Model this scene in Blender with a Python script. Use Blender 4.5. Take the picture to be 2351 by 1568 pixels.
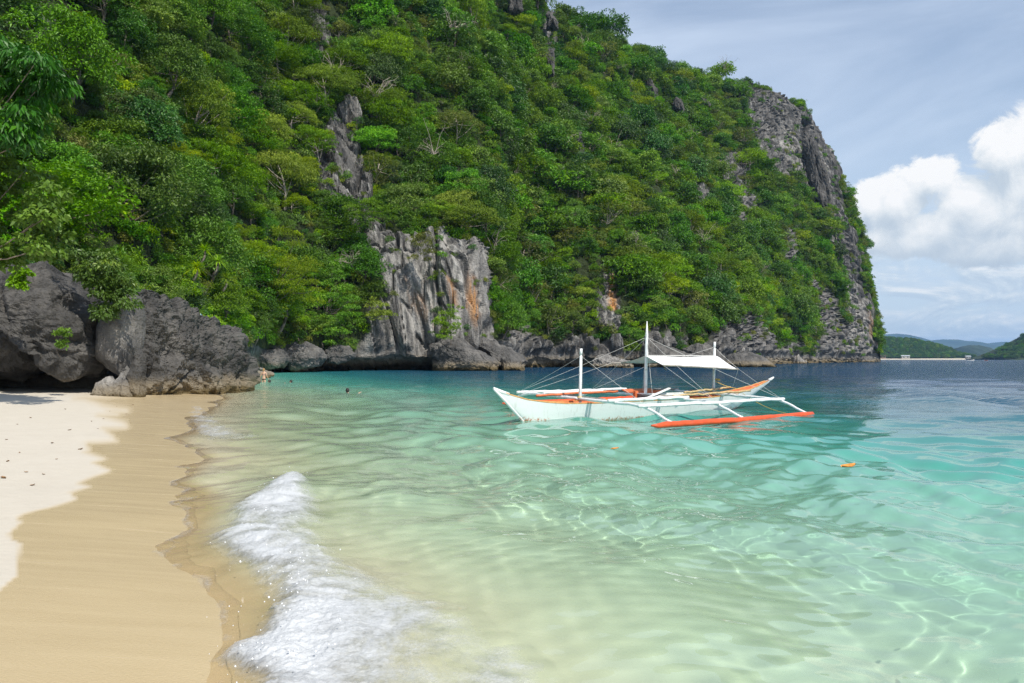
import bpy, math, random
import numpy as np
from mathutils import Vector, Matrix

sc = bpy.context.scene
for o in list(bpy.data.objects):
    bpy.data.objects.remove(o)
COL = sc.collection
random.seed(7)
RNG = np.random.default_rng(11)

# ------------------------------------------------------------------ camera
H = 1.7                       # eye height above the still water
LENS = 28.0
cam = bpy.data.objects.new('camera', bpy.data.cameras.new('camera'))
COL.objects.link(cam); sc.camera = cam
cam.location = (0, 0, H); cam.rotation_euler = (math.radians(90), 0, 0)
cam.data.lens = LENS; cam.data.sensor_width = 36
cam.data.shift_y = 39.5 / 2351
cam.data.clip_start = 0.1; cam.data.clip_end = 120000
FPX = LENS / 36 * 2351; CX = 1175.5; HY = 823.5   # sheet units used for reading the layout

# ------------------------------------------------------------------ world, sun
SUN_EL = math.radians(50); SUN_AZ = math.radians(35)      # behind the camera, to its right
world = bpy.data.worlds.new('World'); sc.world = world; world.use_nodes = True
SKY_STRENGTH = 0.13
sun_l = bpy.data.lights.new('sun', 'SUN'); sun_l.energy = 5.0; sun_l.angle = math.radians(0.53)
sun_l.color = (1.0, 0.95, 0.86)
sun = bpy.data.objects.new('sun', sun_l); COL.objects.link(sun)
_d = Vector((math.sin(SUN_AZ) * math.cos(SUN_EL), -math.cos(SUN_AZ) * math.cos(SUN_EL), math.sin(SUN_EL)))
sun.rotation_euler = _d.to_track_quat('Z', 'Y').to_euler()
sun_l.cycles.is_caustics_light = True
sc.view_settings.view_transform = 'Standard'; sc.view_settings.look = 'None'
sc.view_settings.exposure = 0.04; sc.view_settings.gamma = 1.0
sc.view_settings.use_curve_mapping = False
sc.cycles.use_denoising = True; sc.cycles.denoising_prefilter = 'NONE'
sc.cycles.max_bounces = 6; sc.cycles.diffuse_bounces = 2; sc.cycles.glossy_bounces = 2; sc.cycles.transmission_bounces = 4; sc.cycles.transparent_max_bounces = 8
sc.cycles.volume_bounces = 0


class NT:
    """small helper around a node tree"""
    def __init__(s, tree): s.t = tree; s.n = tree.nodes; s.l = tree.links
    def node(s, typ, **kw):
        n = s.n.new(typ)
        for k, v in kw.items(): setattr(n, k, v)
        return n
    def put(s, sock, v):
        if isinstance(v, bpy.types.NodeSocket): s.l.new(v, sock)
        elif v is not None:
            if hasattr(sock, 'default_value') and hasattr(sock.default_value, '__len__') and not isinstance(v, (list, tuple)):
                v = [v] * len(sock.default_value)
            if isinstance(v, (list, tuple)) and hasattr(sock.default_value, '__len__') and len(sock.default_value) == 4 and len(v) == 3:
                v = (*v, 1)
            sock.default_value = v
    def math(s, op, a, b=None, c=None, clamp=False):
        n = s.node('ShaderNodeMath', operation=op, use_clamp=clamp)
        s.put(n.inputs[0], a)
        if b is not None: s.put(n.inputs[1], b)
        if c is not None: s.put(n.inputs[2], c)
        return n.outputs[0]
    def vmath(s, op, a, b=None, scale=None):
        n = s.node('ShaderNodeVectorMath', operation=op)
        s.put(n.inputs[0], a)
        if b is not None: s.put(n.inputs[1], b)
        if scale is not None: s.put(n.inputs['Scale'], scale)
        return n.outputs[1] if op in ('LENGTH', 'DOT_PRODUCT', 'DISTANCE') else n.outputs[0]
    def noise(s, vec, scale=1.0, detail=4, rough=0.55, lac=2.0, dist=0.0, dims='3D', w=None):
        n = s.node('ShaderNodeTexNoise', noise_dimensions=dims)
        if vec is not None: s.put(n.inputs['Vector'], vec)
        s.put(n.inputs['Scale'], scale); s.put(n.inputs['Detail'], detail); s.put(n.inputs['Roughness'], rough)
        s.put(n.inputs['Lacunarity'], lac); s.put(n.inputs['Distortion'], dist)
        return n.outputs[0]
    def step(s, x, lo, hi, to0=0.0, to1=1.0, smooth=True):
        n = s.node('ShaderNodeMapRange', interpolation_type='SMOOTHSTEP' if smooth else 'LINEAR')
        s.put(n.inputs['Value'], x); s.put(n.inputs['From Min'], lo); s.put(n.inputs['From Max'], hi)
        s.put(n.inputs['To Min'], to0); s.put(n.inputs['To Max'], to1)
        return n.outputs[0]
    def mix(s, f, a, b, mode='MIX'):
        n = s.node('ShaderNodeMix', data_type='RGBA', blend_type=mode)
        s.put(n.inputs[0], f); s.put(n.inputs[6], a); s.put(n.inputs[7], b)
        return n.outputs[2]
    def attr(s, name, out='Fac'):
        n = s.node('ShaderNodeAttribute', attribute_name=name)
        return n.outputs[out]
    def map(s, vec, scale=(1, 1, 1), rot=(0, 0, 0), loc=(0, 0, 0)):
        n = s.node('ShaderNodeMapping')
        s.put(n.inputs['Vector'], vec); n.inputs['Scale'].default_value = scale
        n.inputs['Rotation'].default_value = rot; n.inputs['Location'].default_value = loc
        return n.outputs[0]
    def ramp(s, f, stops, mode='LINEAR'):
        n = s.node('ShaderNodeValToRGB'); n.color_ramp.interpolation = mode
        e = n.color_ramp.elements
        while len(e) < len(stops): e.new(0.5)
        for el, (p, c) in zip(e, stops):
            el.position = p; el.color = (*c, 1) if len(c) == 3 else c
        s.put(n.inputs[0], f)
        return n.outputs[0]
    def bump(s, h, strength=1.0, dist=0.1, normal=None):
        n = s.node('ShaderNodeBump'); s.put(n.inputs['Height'], h)
        s.put(n.inputs['Strength'], strength); s.put(n.inputs['Distance'], dist)
        if normal is not None: s.put(n.inputs['Normal'], normal)
        return n.outputs[0]


def azel(px, py):
    a = math.atan((px - CX) / FPX)
    return math.degrees(a), math.degrees(math.atan((HY - py) / FPX * math.cos(a)))


def build_world():
    t = NT(world.node_tree)
    out = t.n['World Output']; bg = t.n['Background']
    sky = t.node('ShaderNodeTexSky', sky_type='NISHITA', sun_disc=False)
    sky.sun_elevation = SUN_EL; sky.sun_rotation = math.pi - SUN_AZ
    sky.altitude = 0; sky.air_density = 1.0; sky.dust_density = 0.4; sky.ozone_density = 1.0
    t.put(bg.inputs[0], sky.outputs[0]); bg.inputs[1].default_value = SKY_STRENGTH
    gen = t.node('ShaderNodeTexCoord').outputs['Generated']
    sep = t.node('ShaderNodeSeparateXYZ'); t.put(sep.inputs[0], gen)
    az = t.math('MULTIPLY', t.math('ARCTAN2', sep.outputs[0], sep.outputs[1]), 57.29578)
    el = t.math('MULTIPLY', t.math('ARCSINE', sep.outputs[2]), 57.29578)
    comb = t.node('ShaderNodeCombineXYZ'); t.put(comb.inputs[0], az); t.put(comb.inputs[1], el)
    ang = comb.outputs[0]
    # group: density of the heaped cloud at an angular position
    g = bpy.data.node_groups.new('cumulus', 'ShaderNodeTree')
    g.interface.new_socket('P', in_out='INPUT', socket_type='NodeSocketVector')
    g.interface.new_socket('D', in_out='OUTPUT', socket_type='NodeSocketFloat')
    G = NT(g); gi = G.node('NodeGroupInput'); go = G.node('NodeGroupOutput')
    P = gi.outputs[0]
    blobs = [(2135, 405, 78, 66), (2215, 470, 95, 85), (2330, 350, 95, 105), (2065, 460, 85, 75), (2000, 470, 62, 60),
             (2160, 520, 130, 60), (2290, 500, 140, 95), (1965, 505, 62, 60), (2120, 560, 120, 40), (2010, 545, 70, 40), (2420, 420, 130, 150), (2560, 480, 150, 150), (2280, 560, 170, 55)]
    acc = None
    for (x, y, rx, ry) in blobs:
        a, e = azel(x, y); s = 57.29578 / FPX * math.cos(math.radians(a))
        v = G.vmath('SUBTRACT', P, (a, e, 0)); v = G.vmath('MULTIPLY', v, (1 / (rx * s), 1 / (ry * s), 1))
        d = G.math('SUBTRACT', 1.0, G.vmath('LENGTH', v))
        acc = d if acc is None else G.math('SMOOTH_MAX', acc, d, 0.25)
    nz = G.noise(P, 0.45, 10, 0.62, 2.1, 0.5)
    big = G.noise(G.vmath('ADD', P, (31, 7, 0)), 0.16, 3, 0.5)
    acc = G.math('ADD', acc, G.math('MULTIPLY', G.math('SUBTRACT', nz, 0.5), 1.5))
    acc = G.math('ADD', acc, G.math('MULTIPLY', G.math('SUBTRACT', big, 0.5), 0.8))
    G.put(go.inputs[0], acc)
    def dens(vec):
        n = t.node('ShaderNodeGroup'); n.node_tree = g; t.put(n.inputs[0], vec); return n.outputs[0]
    d0 = dens(ang); d1 = dens(t.vmath('ADD', ang, (0.5, 1.3, 0)))
    cov = t.step(d0, -0.04, 0.26)
    lit = t.math('ADD', t.math('MULTIPLY', t.math('SUBTRACT', d0, d1), 0.55), 0.62)
    under = t.step(t.math('ADD', el, t.math('MULTIPLY', t.noise(ang, 0.25, 3), 3.0)), 6.5, 13.0)
    lit = t.math('MULTIPLY', lit, t.math('ADD', t.math('MULTIPLY', under, 0.42), 0.60), clamp=True)
    cum = t.ramp(lit, [(0.0, (0.46, 0.55, 0.66)), (0.35, (0.60, 0.68, 0.76)), (0.62, (0.83, 0.87, 0.90)), (0.85, (1.0, 1.0, 1.0))])
    # high thin veil over the whole sky
    wv = t.map(ang, (0.035, 0.10, 1), (0, 0, 0.25))
    veil = t.noise(wv, 1.0, 6, 0.58, 2.0, 0.6)
    veil = t.math('MULTIPLY', t.step(veil, 0.28, 0.75, 0.25, 0.95), t.step(el, 22.0, 65.0, 1.0, 0.25))
    # low broken cloud along the horizon, all round
    lowv = t.map(ang, (0.20, 0.55, 1))
    ln = t.noise(lowv, 1.0, 7, 0.6, 2.1, 0.5)
    lows = t.math('MULTIPLY', t.step(ln, 0.34, 0.62), t.step(el, 12.0, 5.5))
    ln2 = t.noise(t.vmath('ADD', lowv, (0.05, 0.16, 0)), 1.0, 7, 0.6, 2.1, 0.5)
    llit = t.math('ADD', t.math('MULTIPLY', t.math('SUBTRACT', ln, ln2), 2.2), 0.5, clamp=True)
    lowc = t.ramp(llit, [(0.10, (0.42, 0.53, 0.67)), (0.50, (0.68, 0.77, 0.85)), (0.85, (0.97, 0.98, 0.98))])
    # everything near the horizon brightens in the damp air
    def emit(c, k=1.0):
        n = t.node('ShaderNodeBackground'); t.put(n.inputs[0], c); n.inputs[1].default_value = k; return n.outputs[0]
    def mixs(f, a, b):
        n = t.node('ShaderNodeMixShader'); t.put(n.inputs[0], f); t.put(n.inputs[1], a); t.put(n.inputs[2], b); return n.outputs[0]
    s = mixs(veil, bg.outputs[0], emit((0.67, 0.78, 0.95)))
    s = mixs(t.step(el, 22.0, 0.0, 0.0, 0.55), s, emit((0.62, 0.74, 0.88)))
    s = mixs(t.math('MULTIPLY', lows, 0.85), s, emit(lowc))
    s = mixs(cov, s, emit(cum))
    t.put(out.inputs[0], s)


build_world()

# ------------------------------------------------------------------ numpy helpers
_perm = np.random.default_rng(5).permutation(256)
_perm = np.concatenate([_perm, _perm, _perm])
_gr = np.random.default_rng(6).normal(size=(256, 3)); _gr /= np.linalg.norm(_gr, axis=1, keepdims=True)


def pn(p):
    """gradient noise, p (...,3), about -0.7..0.7"""
    p = np.asarray(p, float); i = np.floor(p).astype(int); f = p - i
    u = f * f * f * (f * (f * 6 - 15) + 10); i &= 255
    r = 0
    for dx in (0, 1):
        wx = u[..., 0] if dx else 1 - u[..., 0]
        for dy in (0, 1):
            wy = u[..., 1] if dy else 1 - u[..., 1]
            for dz in (0, 1):
                wz = u[..., 2] if dz else 1 - u[..., 2]
                h = _perm[_perm[_perm[(i[..., 0] + dx) & 255] + ((i[..., 1] + dy) & 255)] + ((i[..., 2] + dz) & 255)]
                g = _gr[h]
                r = r + wx * wy * wz * (g[..., 0] * (f[..., 0] - dx) + g[..., 1] * (f[..., 1] - dy) + g[..., 2] * (f[..., 2] - dz))
    return r


def fbm(p, oct=4, lac=2.03, gain=0.5, mode='f'):
    a = 1.0; s = 0; q = np.array(p, float)
    for k in range(oct):
        n = pn(q)
        if mode == 'r': n = 0.5 - 2 * np.abs(n)
        elif mode == 'b': n = 2 * np.abs(n) - 0.4
        s = s + a * n; a *= gain; q = q * lac + 17.3
    return s


def sst(x, a, b):
    t = np.clip((x - a) / (b - a), 0, 1); return t * t * (3 - 2 * t)


def sdpoly(x, y, poly):
    """signed distance, positive inside"""
    poly = np.asarray(poly, float); d = np.full(np.shape(x), 1e9); ins = np.zeros(np.shape(x), bool)
    n = len(poly)
    for k in range(n):
        x0, y0 = poly[k]; x1, y1 = poly[(k + 1) % n]
        ex, ey = x1 - x0, y1 - y0
        t = np.clip(((x - x0) * ex + (y - y0) * ey) / (ex * ex + ey * ey + 1e-12), 0, 1)
        d = np.minimum(d, (x - x0 - t * ex) ** 2 + (y - y0 - t * ey) ** 2)
        c = ((y0 > y) != (y1 > y)) & (x < ex * (y - y0) / (ey if ey else 1e-12) + x0)
        ins ^= c
    d = np.sqrt(d)
    return np.where(ins, d, -d)


def V(px, py, D):
    return np.array([(px - CX) / FPX * D, D, H + (HY - py) / FPX * D])


def toV(x, y, z):
    y = np.maximum(y, 0.3)
    return CX + x / y * FPX, HY - (z - H) / y * FPX


def mesh_np(name, verts, faces, smooth=True, attrs=None, mats=(), fmat=None):
    verts = np.asarray(verts, np.float32); faces = np.asarray(faces, np.int32)
    me = bpy.data.meshes.new(name); k = faces.shape[1]
    me.vertices.add(len(verts)); me.vertices.foreach_set('co', verts.ravel())
    me.loops.add(faces.size); me.loops.foreach_set('vertex_index', faces.ravel())
    me.polygons.add(len(faces)); me.polygons.foreach_set('loop_start', np.arange(0, faces.size, k, dtype=np.int32))
    me.polygons.foreach_set('use_smooth', np.full(len(faces), smooth))
    if fmat is not None: me.polygons.foreach_set('material_index', np.asarray(fmat, np.int32))
    me.update(calc_edges=True)
    for an, av in (attrs or {}).items():
        a = me.attributes.new(an, 'FLOAT', 'POINT'); a.data.foreach_set('value', np.asarray(av, np.float32).ravel())
    for m in mats: me.materials.append(m)
    return me


def link(name, me, parent=None, loc=None, **props):
    o = bpy.data.objects.new(name, me); COL.objects.link(o)
    if parent is not None: o.parent = parent
    if loc is not None: o.location = loc
    for k, v in props.items(): o[k] = v
    return o


def empty(name, loc=(0, 0, 0), rz=0.0, **props):
    o = bpy.data.objects.new(name, None); COL.objects.link(o)
    o.location = loc; o.rotation_euler = (0, 0, rz); o.empty_display_size = 0.1
    for k, v in props.items(): o[k] = v
    return o


def gridfaces(m, n, wrap=False):
    c = np.arange(n if wrap else n - 1); r = np.arange(m - 1)[:, None] * n
    a = r + c; b = r + (c + 1) % n
    return np.stack([a, b, b + n, a + n], -1).reshape(-1, 4)


def mnormals(v, f):
    n = np.zeros_like(v)
    fn = np.cross(v[f[:, 2]] - v[f[:, 0]], v[f[:, 3]] - v[f[:, 1]])
    for k in range(4): np.add.at(n, f[:, k], fn)
    return n / (np.linalg.norm(n, axis=1, keepdims=True) + 1e-9)


class MB:
    """collects simple shapes into one mesh"""
    def __init__(s): s.v = []; s.f = []; s.n = 0
    def add(s, v, f):
        v = np.asarray(v, float); s.v.append(v); s.f += [tuple(int(i) + s.n for i in q) for q in f]; s.n += len(v); return s
    def tube(s, pts, rad, sides=8, cap=True, wob=0.0):
        pts = np.asarray(pts, float); n = len(pts); rad = np.broadcast_to(np.asarray(rad, float), (n,)).copy()
        tg = np.gradient(pts, axis=0); tg /= np.linalg.norm(tg, axis=1, keepdims=True) + 1e-9
        up = np.array([0, 0, 1.0]) if abs(tg[0][2]) < 0.9 else np.array([1.0, 0, 0])
        vs = []
        for i in range(n):
            a = np.cross(tg[i], up); a /= np.linalg.norm(a) + 1e-9; b = np.cross(a, tg[i])
            th = np.arange(sides) / sides * 2 * math.pi
            r = rad[i] * (1 + wob * np.sin(3 * th + i * 1.7))
            vs.append(pts[i] + (np.cos(th) * r)[:, None] * a + (np.sin(th) * r)[:, None] * b)
        v = np.concatenate(vs); f = [tuple(q) for q in gridfaces(n, sides, True)]
        if cap:
            f.append(tuple(range(sides - 1, -1, -1))); f.append(tuple(range((n - 1) * sides, n * sides)))
        return s.add(v, f)
    def box(s, c, size, rot=None):
        x, y, z = np.array(size) / 2
        v = np.array([[a, b, d] for a in (-x, x) for b in (-y, y) for d in (-z, z)])
        if rot is not None: v = v @ np.array(rot.to_3x3()).T
        return s.add(v + np.array(c), [(0, 1, 3, 2), (4, 6, 7, 5), (0, 4, 5, 1), (2, 3, 7, 6), (0, 2, 6, 4), (1, 5, 7, 3)])
    def ball(s, c, r, seg=10, rings=7, squash=(1, 1, 1)):
        th = np.linspace(0, math.pi, rings + 1); ph = np.arange(seg) / seg * 2 * math.pi
        v = np.array([[math.sin(t) * math.cos(p), math.sin(t) * math.sin(p), math.cos(t)] for t in th for p in ph]) * r * np.array(squash)
        return s.add(v + np.array(c), [tuple(q) for q in gridfaces(rings + 1, seg, True)])
    def mesh(s, name, mat, smooth=True):
        me = bpy.data.meshes.new(name); me.from_pydata(np.concatenate(s.v).tolist(), [], s.f)
        me.polygons.foreach_set('use_smooth', [smooth] * len(me.polygons)); me.validate()
        me.materials.append(mat); me.update(); return me
    def build(s, name, mat, parent=None, smooth=True, **props):
        return link(name, s.mesh(name, mat, smooth), parent, **props)


# ------------------------------------------------------------------ materials
def newmat(name):
    m = bpy.data.materials.new(name); m.use_nodes = True
    t = NT(m.node_tree); return m, t, t.n['Principled BSDF']


def simple(name, col, rough=0.6, var=0.12, scale=6.0, bump=0.0, spec=0.4, dirt=None):
    m, t, p = newmat(name)
    co = t.node('ShaderNodeTexCoord').outputs['Object']
    n = t.noise(co, scale, 5, 0.6)
    c = t.mix(t.step(n, 0.3, 0.7), tuple(x * (1 - var) for x in col), tuple(min(1, x * (1 + var)) for x in col))
    if dirt:
        c = t.mix(t.math('MULTIPLY', t.step(t.noise(co, scale * 0.7, 6, 0.7), 0.52, 0.72), 0.7), c, dirt)
    t.put(p.inputs['Base Color'], c); p.inputs['Roughness'].default_value = rough
    p.inputs['Specular IOR Level'].default_value = spec
    if bump: t.put(p.inputs['Normal'], t.bump(n, bump, 0.02))
    return m


def rock_material(name, wet_shade_z=None, tone=1.0, streak=(1, 1, 0.12), scale=1.0, use_attr=False):
    """weathered limestone: grey with pale runs, dark patina, rusty stains, algae at the waterline"""
    m, t, p = newmat(name)
    geo = t.node('ShaderNodeNewGeometry').outputs['Position']
    st = t.map(geo, tuple(s * 0.55 * scale for s in streak), (0, 0.16, 0))
    n1 = t.noise(st, 1.0, 7, 0.62, 2.1, 0.3)
    n2 = t.noise(geo, 0.35 * scale, 6, 0.62)
    n3 = t.noise(geo, 5.0 * scale, 5, 0.65)
    n4 = t.noise(t.map(geo, tuple(s * 1.7 * scale for s in streak), (0, 0.16, 0), (9, 3, 1)), 1.0, 6, 0.6)
    k = tone
    c = t.ramp(t.math('ADD', t.math('MULTIPLY', n1, 0.6), t.math('MULTIPLY', n2, 0.4)),
               [(0.30, (0.058 * k, 0.057 * k, 0.057 * k)), (0.47, (0.152 * k, 0.147 * k, 0.140 * k)), (0.62, (0.29 * k, 0.275 * k, 0.255 * k)), (0.80, (0.44 * k, 0.42 * k, 0.39 * k))])
    c = t.mix(t.math('MULTIPLY', t.step(n4, 0.56, 0.68), 0.55), c, (0.055, 0.053, 0.052))
    c = t.mix(0.5, c, t.mix(n3, (0.25, 0.25, 0.25), (0.80, 0.78, 0.76)), 'OVERLAY')
    if use_attr:
        n5 = t.noise(t.map(geo, (1.1, 1.1, 0.05), (0, 0.16, 0), (2, 5, 1)), 1.0, 5, 0.6)
        c = t.mix(t.step(n5, 0.54, 0.64, 0, 0.55), c, (0.05, 0.05, 0.052)); c = t.mix(t.step(n5, 0.44, 0.34, 0, 0.45), c, (0.46, 0.45, 0.43))
        pale = t.attr('pale'); rust = t.attr('rust')
        c = t.mix(t.math('MULTIPLY', pale, t.step(n4, 0.62, 0.34)), c, t.mix(n3, (0.34, 0.325, 0.30), (0.56, 0.53, 0.48)))
        c = t.mix(t.math('MULTIPLY', rust, t.step(n5, 0.36, 0.52)), c, (0.56, 0.26, 0.07))
        veg = t.attr('veg')
        soil = t.mix(t.noise(geo, 1.3, 5, 0.6), (0.012, 0.020, 0.006), (0.045, 0.062, 0.018))
        c = t.mix(veg, c, soil)
    if wet_shade_z is not None:
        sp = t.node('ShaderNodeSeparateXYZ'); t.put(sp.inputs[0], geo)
        z = t.math('ADD', sp.outputs[2], t.math('MULTIPLY', t.math('SUBTRACT', n3, 0.5), wet_shade_z * 1.1))
        z = t.math('ADD', z, t.math('MULTIPLY', t.math('SUBTRACT', n2, 0.5), wet_shade_z * 1.4))
        c = t.mix(t.step(z, wet_shade_z * 2.6, wet_shade_z * 1.2, 0, 0.75), c, t.mix(n2, (0.20, 0.155, 0.10), (0.30, 0.25, 0.17)))
        c = t.mix(t.step(z, wet_shade_z * 1.15, wet_shade_z * 0.5, 0, 0.85), c, t.mix(n3, (0.035, 0.030, 0.014), (0.16, 0.105, 0.028)))
        t.put(p.inputs['Roughness'], t.step(z, wet_shade_z * 1.2, wet_shade_z * 0.2, 0.85, 0.45))
    else:
        p.inputs['Roughness'].default_value = 0.88
    t.put(p.inputs['Base Color'], c); p.inputs['Specular IOR Level'].default_value = 0.25
    h = t.math('ADD', t.math('MULTIPLY', n4, 0.6), t.math('MULTIPLY', n3, 0.35))
    t.put(p.inputs['Normal'], t.bump(h, 1.0, 0.6 / scale))
    return m


def leaf_material(name, dark, light, young, gloss=0.35, trans=0.22):
    m, t, p = newmat(name)
    rnd = t.node('ShaderNodeObjectInfo').outputs['Random']
    tint = t.attr('tint')
    c = t.mix(t.math('ADD', t.math('MULTIPLY', tint, 0.75), t.math('MULTIPLY', rnd, 0.35), clamp=True), dark, light)
    c = t.mix(t.math('MULTIPLY', t.step(tint, 0.72, 0.98), t.step(rnd, 0.2, 0.9, 0.2, 0.9)), c, young)
    hs = t.node('ShaderNodeHueSaturation')
    t.put(hs.inputs['Hue'], t.math('ADD', 0.5, t.math('MULTIPLY', t.math('SUBTRACT', t.math('FRACT', t.math('MULTIPLY', rnd, 7.31)), 0.5), 0.045)))
    t.put(hs.inputs['Saturation'], t.math('ADD', 0.96, t.math('MULTIPLY', t.math('FRACT', t.math('MULTIPLY', rnd, 3.7)), 0.22)))
    t.put(hs.inputs['Value'], t.math('ADD', 0.72, t.math('MULTIPLY', t.math('FRACT', t.math('MULTIPLY', rnd, 13.7)), 0.55)))
    t.put(hs.inputs['Color'], c); c = hs.outputs[0]
    t.put(p.inputs['Base Color'], c); p.inputs['Roughness'].default_value = 0.5
    p.inputs['Specular IOR Level'].default_value = gloss
    tr = t.node('ShaderNodeBsdfTranslucent'); t.put(tr.inputs[0], t.mix(1.0, c, (1.25, 1.35, 0.6), 'MULTIPLY'))
    mx = t.node('ShaderNodeMixShader'); mx.inputs[0].default_value = trans
    t.put(mx.inputs[1], p.outputs[0]); t.put(mx.inputs[2], tr.outputs[0])
    t.put(t.n['Material Output'].inputs[0], mx.outputs[0])
    return m


M = {}
M['bark'] = simple('bark', (0.19, 0.155, 0.12), 0.9, 0.35, 5.0, 0.5)
M['bark_pale'] = simple('bark_pale', (0.36, 0.31, 0.25), 0.9, 0.3, 5.0, 0.4)
M['leaf_broad'] = leaf_material('leaf_broad', (0.034, 0.082, 0.009), (0.162, 0.310, 0.033), (0.303, 0.432, 0.043))
M['leaf_lime'] = leaf_material('leaf_lime', (0.069, 0.125, 0.009), (0.274, 0.414, 0.035), (0.422, 0.514, 0.049), 0.25, 0.25)
M['leaf_dark'] = leaf_material('leaf_dark', (0.022, 0.061, 0.011), (0.098, 0.212, 0.035), (0.186, 0.310, 0.043), 0.5, 0.2)
M['leaf_olive'] = leaf_material('leaf_olive', (0.050, 0.071, 0.014), (0.211, 0.259, 0.056), (0.333, 0.336, 0.075), 0.25, 0.3)
M['leaf_bright'] = leaf_material('leaf_bright', (0.138, 0.202, 0.011), (0.481, 0.623, 0.035), (0.679, 0.737, 0.056), 0.25, 0.4)
M['leaf_fresh'] = leaf_material('leaf_fresh', (0.042, 0.107, 0.011), (0.194, 0.365, 0.037), (0.343, 0.490, 0.049), 0.3, 0.25)
# ------------------------------------------------------------------ the shore: ground sheet and sea
_SY = np.array([-400, -30, -5, 0, 4.2, 5.5, 7.3, 10.8, 15, 22.6, 30, 36, 42, 47, 55, 62, 80, 100, 140, 60000.0])
_SX = np.array([60, 12, 2.2, 0.2, -1.45, -1.8, -2.75, -4.5, -6.2, -9.0, -11.2, -13, -16, -20, -25, -28, -36, -44, -60, -60.0])


def shore(x, y):
    """distance from the still waterline, positive out to sea"""
    s = (x - np.interp(y, _SY, _SX)) * 0.92
    q = np.stack([x * 0.33, y * 0.33, 0 * x + 4.0], -1)
    return s + 0.45 * pn(q) + 0.22 * pn(q * 2.9) * np.clip(1.2 - np.abs(s) / 4, 0, 1)


def ground_z(x, y, s=None):
    if s is None: s = shore(x, y)
    up = 0.070 * np.minimum(-s, 4.5) + 0.035 * np.clip(-s - 4.5, 0, 60)
    dn = -(0.135 * s + 0.0066 * s * s)
    z = np.where(s < 0, up, np.maximum(dn, -28))
    q = np.stack([x, y, 0 * x], -1)
    dry = sst(-s, 2.5, 6.0)
    z = z + dry * (0.06 * pn(q * 0.9) + 0.05 * np.minimum(pn(q * 2.6 + 5), 0.05) + 0.02 * pn(q * 7 + 2)) + 0.012 * pn(q * 0.8 + 9)
    z = z + np.clip(s, 0, 1) * 0.02 * pn(q * np.array([1.2, 2.6, 1]) + 3)
    return z


WET = [(x * 0.2458, 879.8 + y * 0.2458) for x, y in ((700,140),(780,145),(940,200),(960,215),(1180,255),(990,260),(1100,290),(910,300),(1160,370),(1180,410),(960,420),(1050,500),(1080,540),(800,552),(830,630),(780,645),(980,705),(870,740),(960,790),(1020,815),(850,880),(720,935),(830,965),(650,1020),(700,1080),(560,1130),(200,1230),(160,1260),(190,1300),(80,1400),(100,1450),(190,1500),(180,1568),(150,1800),(-200,2100))] + [(-400, 1500), (-400, 2600), (2600, 2600), (2600, 850), (700, 850), (420, 890)]

_azc = np.concatenate([np.radians(np.linspace(-110, -44, 30, endpoint=False)), np.radians(np.linspace(-44, 56, 520, endpoint=False)), np.radians(np.linspace(56, 110, 24))])


def polar(rows, az=_azc):
    A, R = np.meshgrid(az, rows); return R * np.sin(A), R * np.cos(A), R


# screen-even rows near the eye, then out to the horizon
_py = np.concatenate([np.arange(900, 520, -5.0), np.arange(520, 330, -1.6), np.arange(330, 150, -1.0), np.arange(150, 4, -0.5)])
_rows = np.concatenate([796 * H / _py, np.geomspace(350, 13000, 26)])


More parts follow.
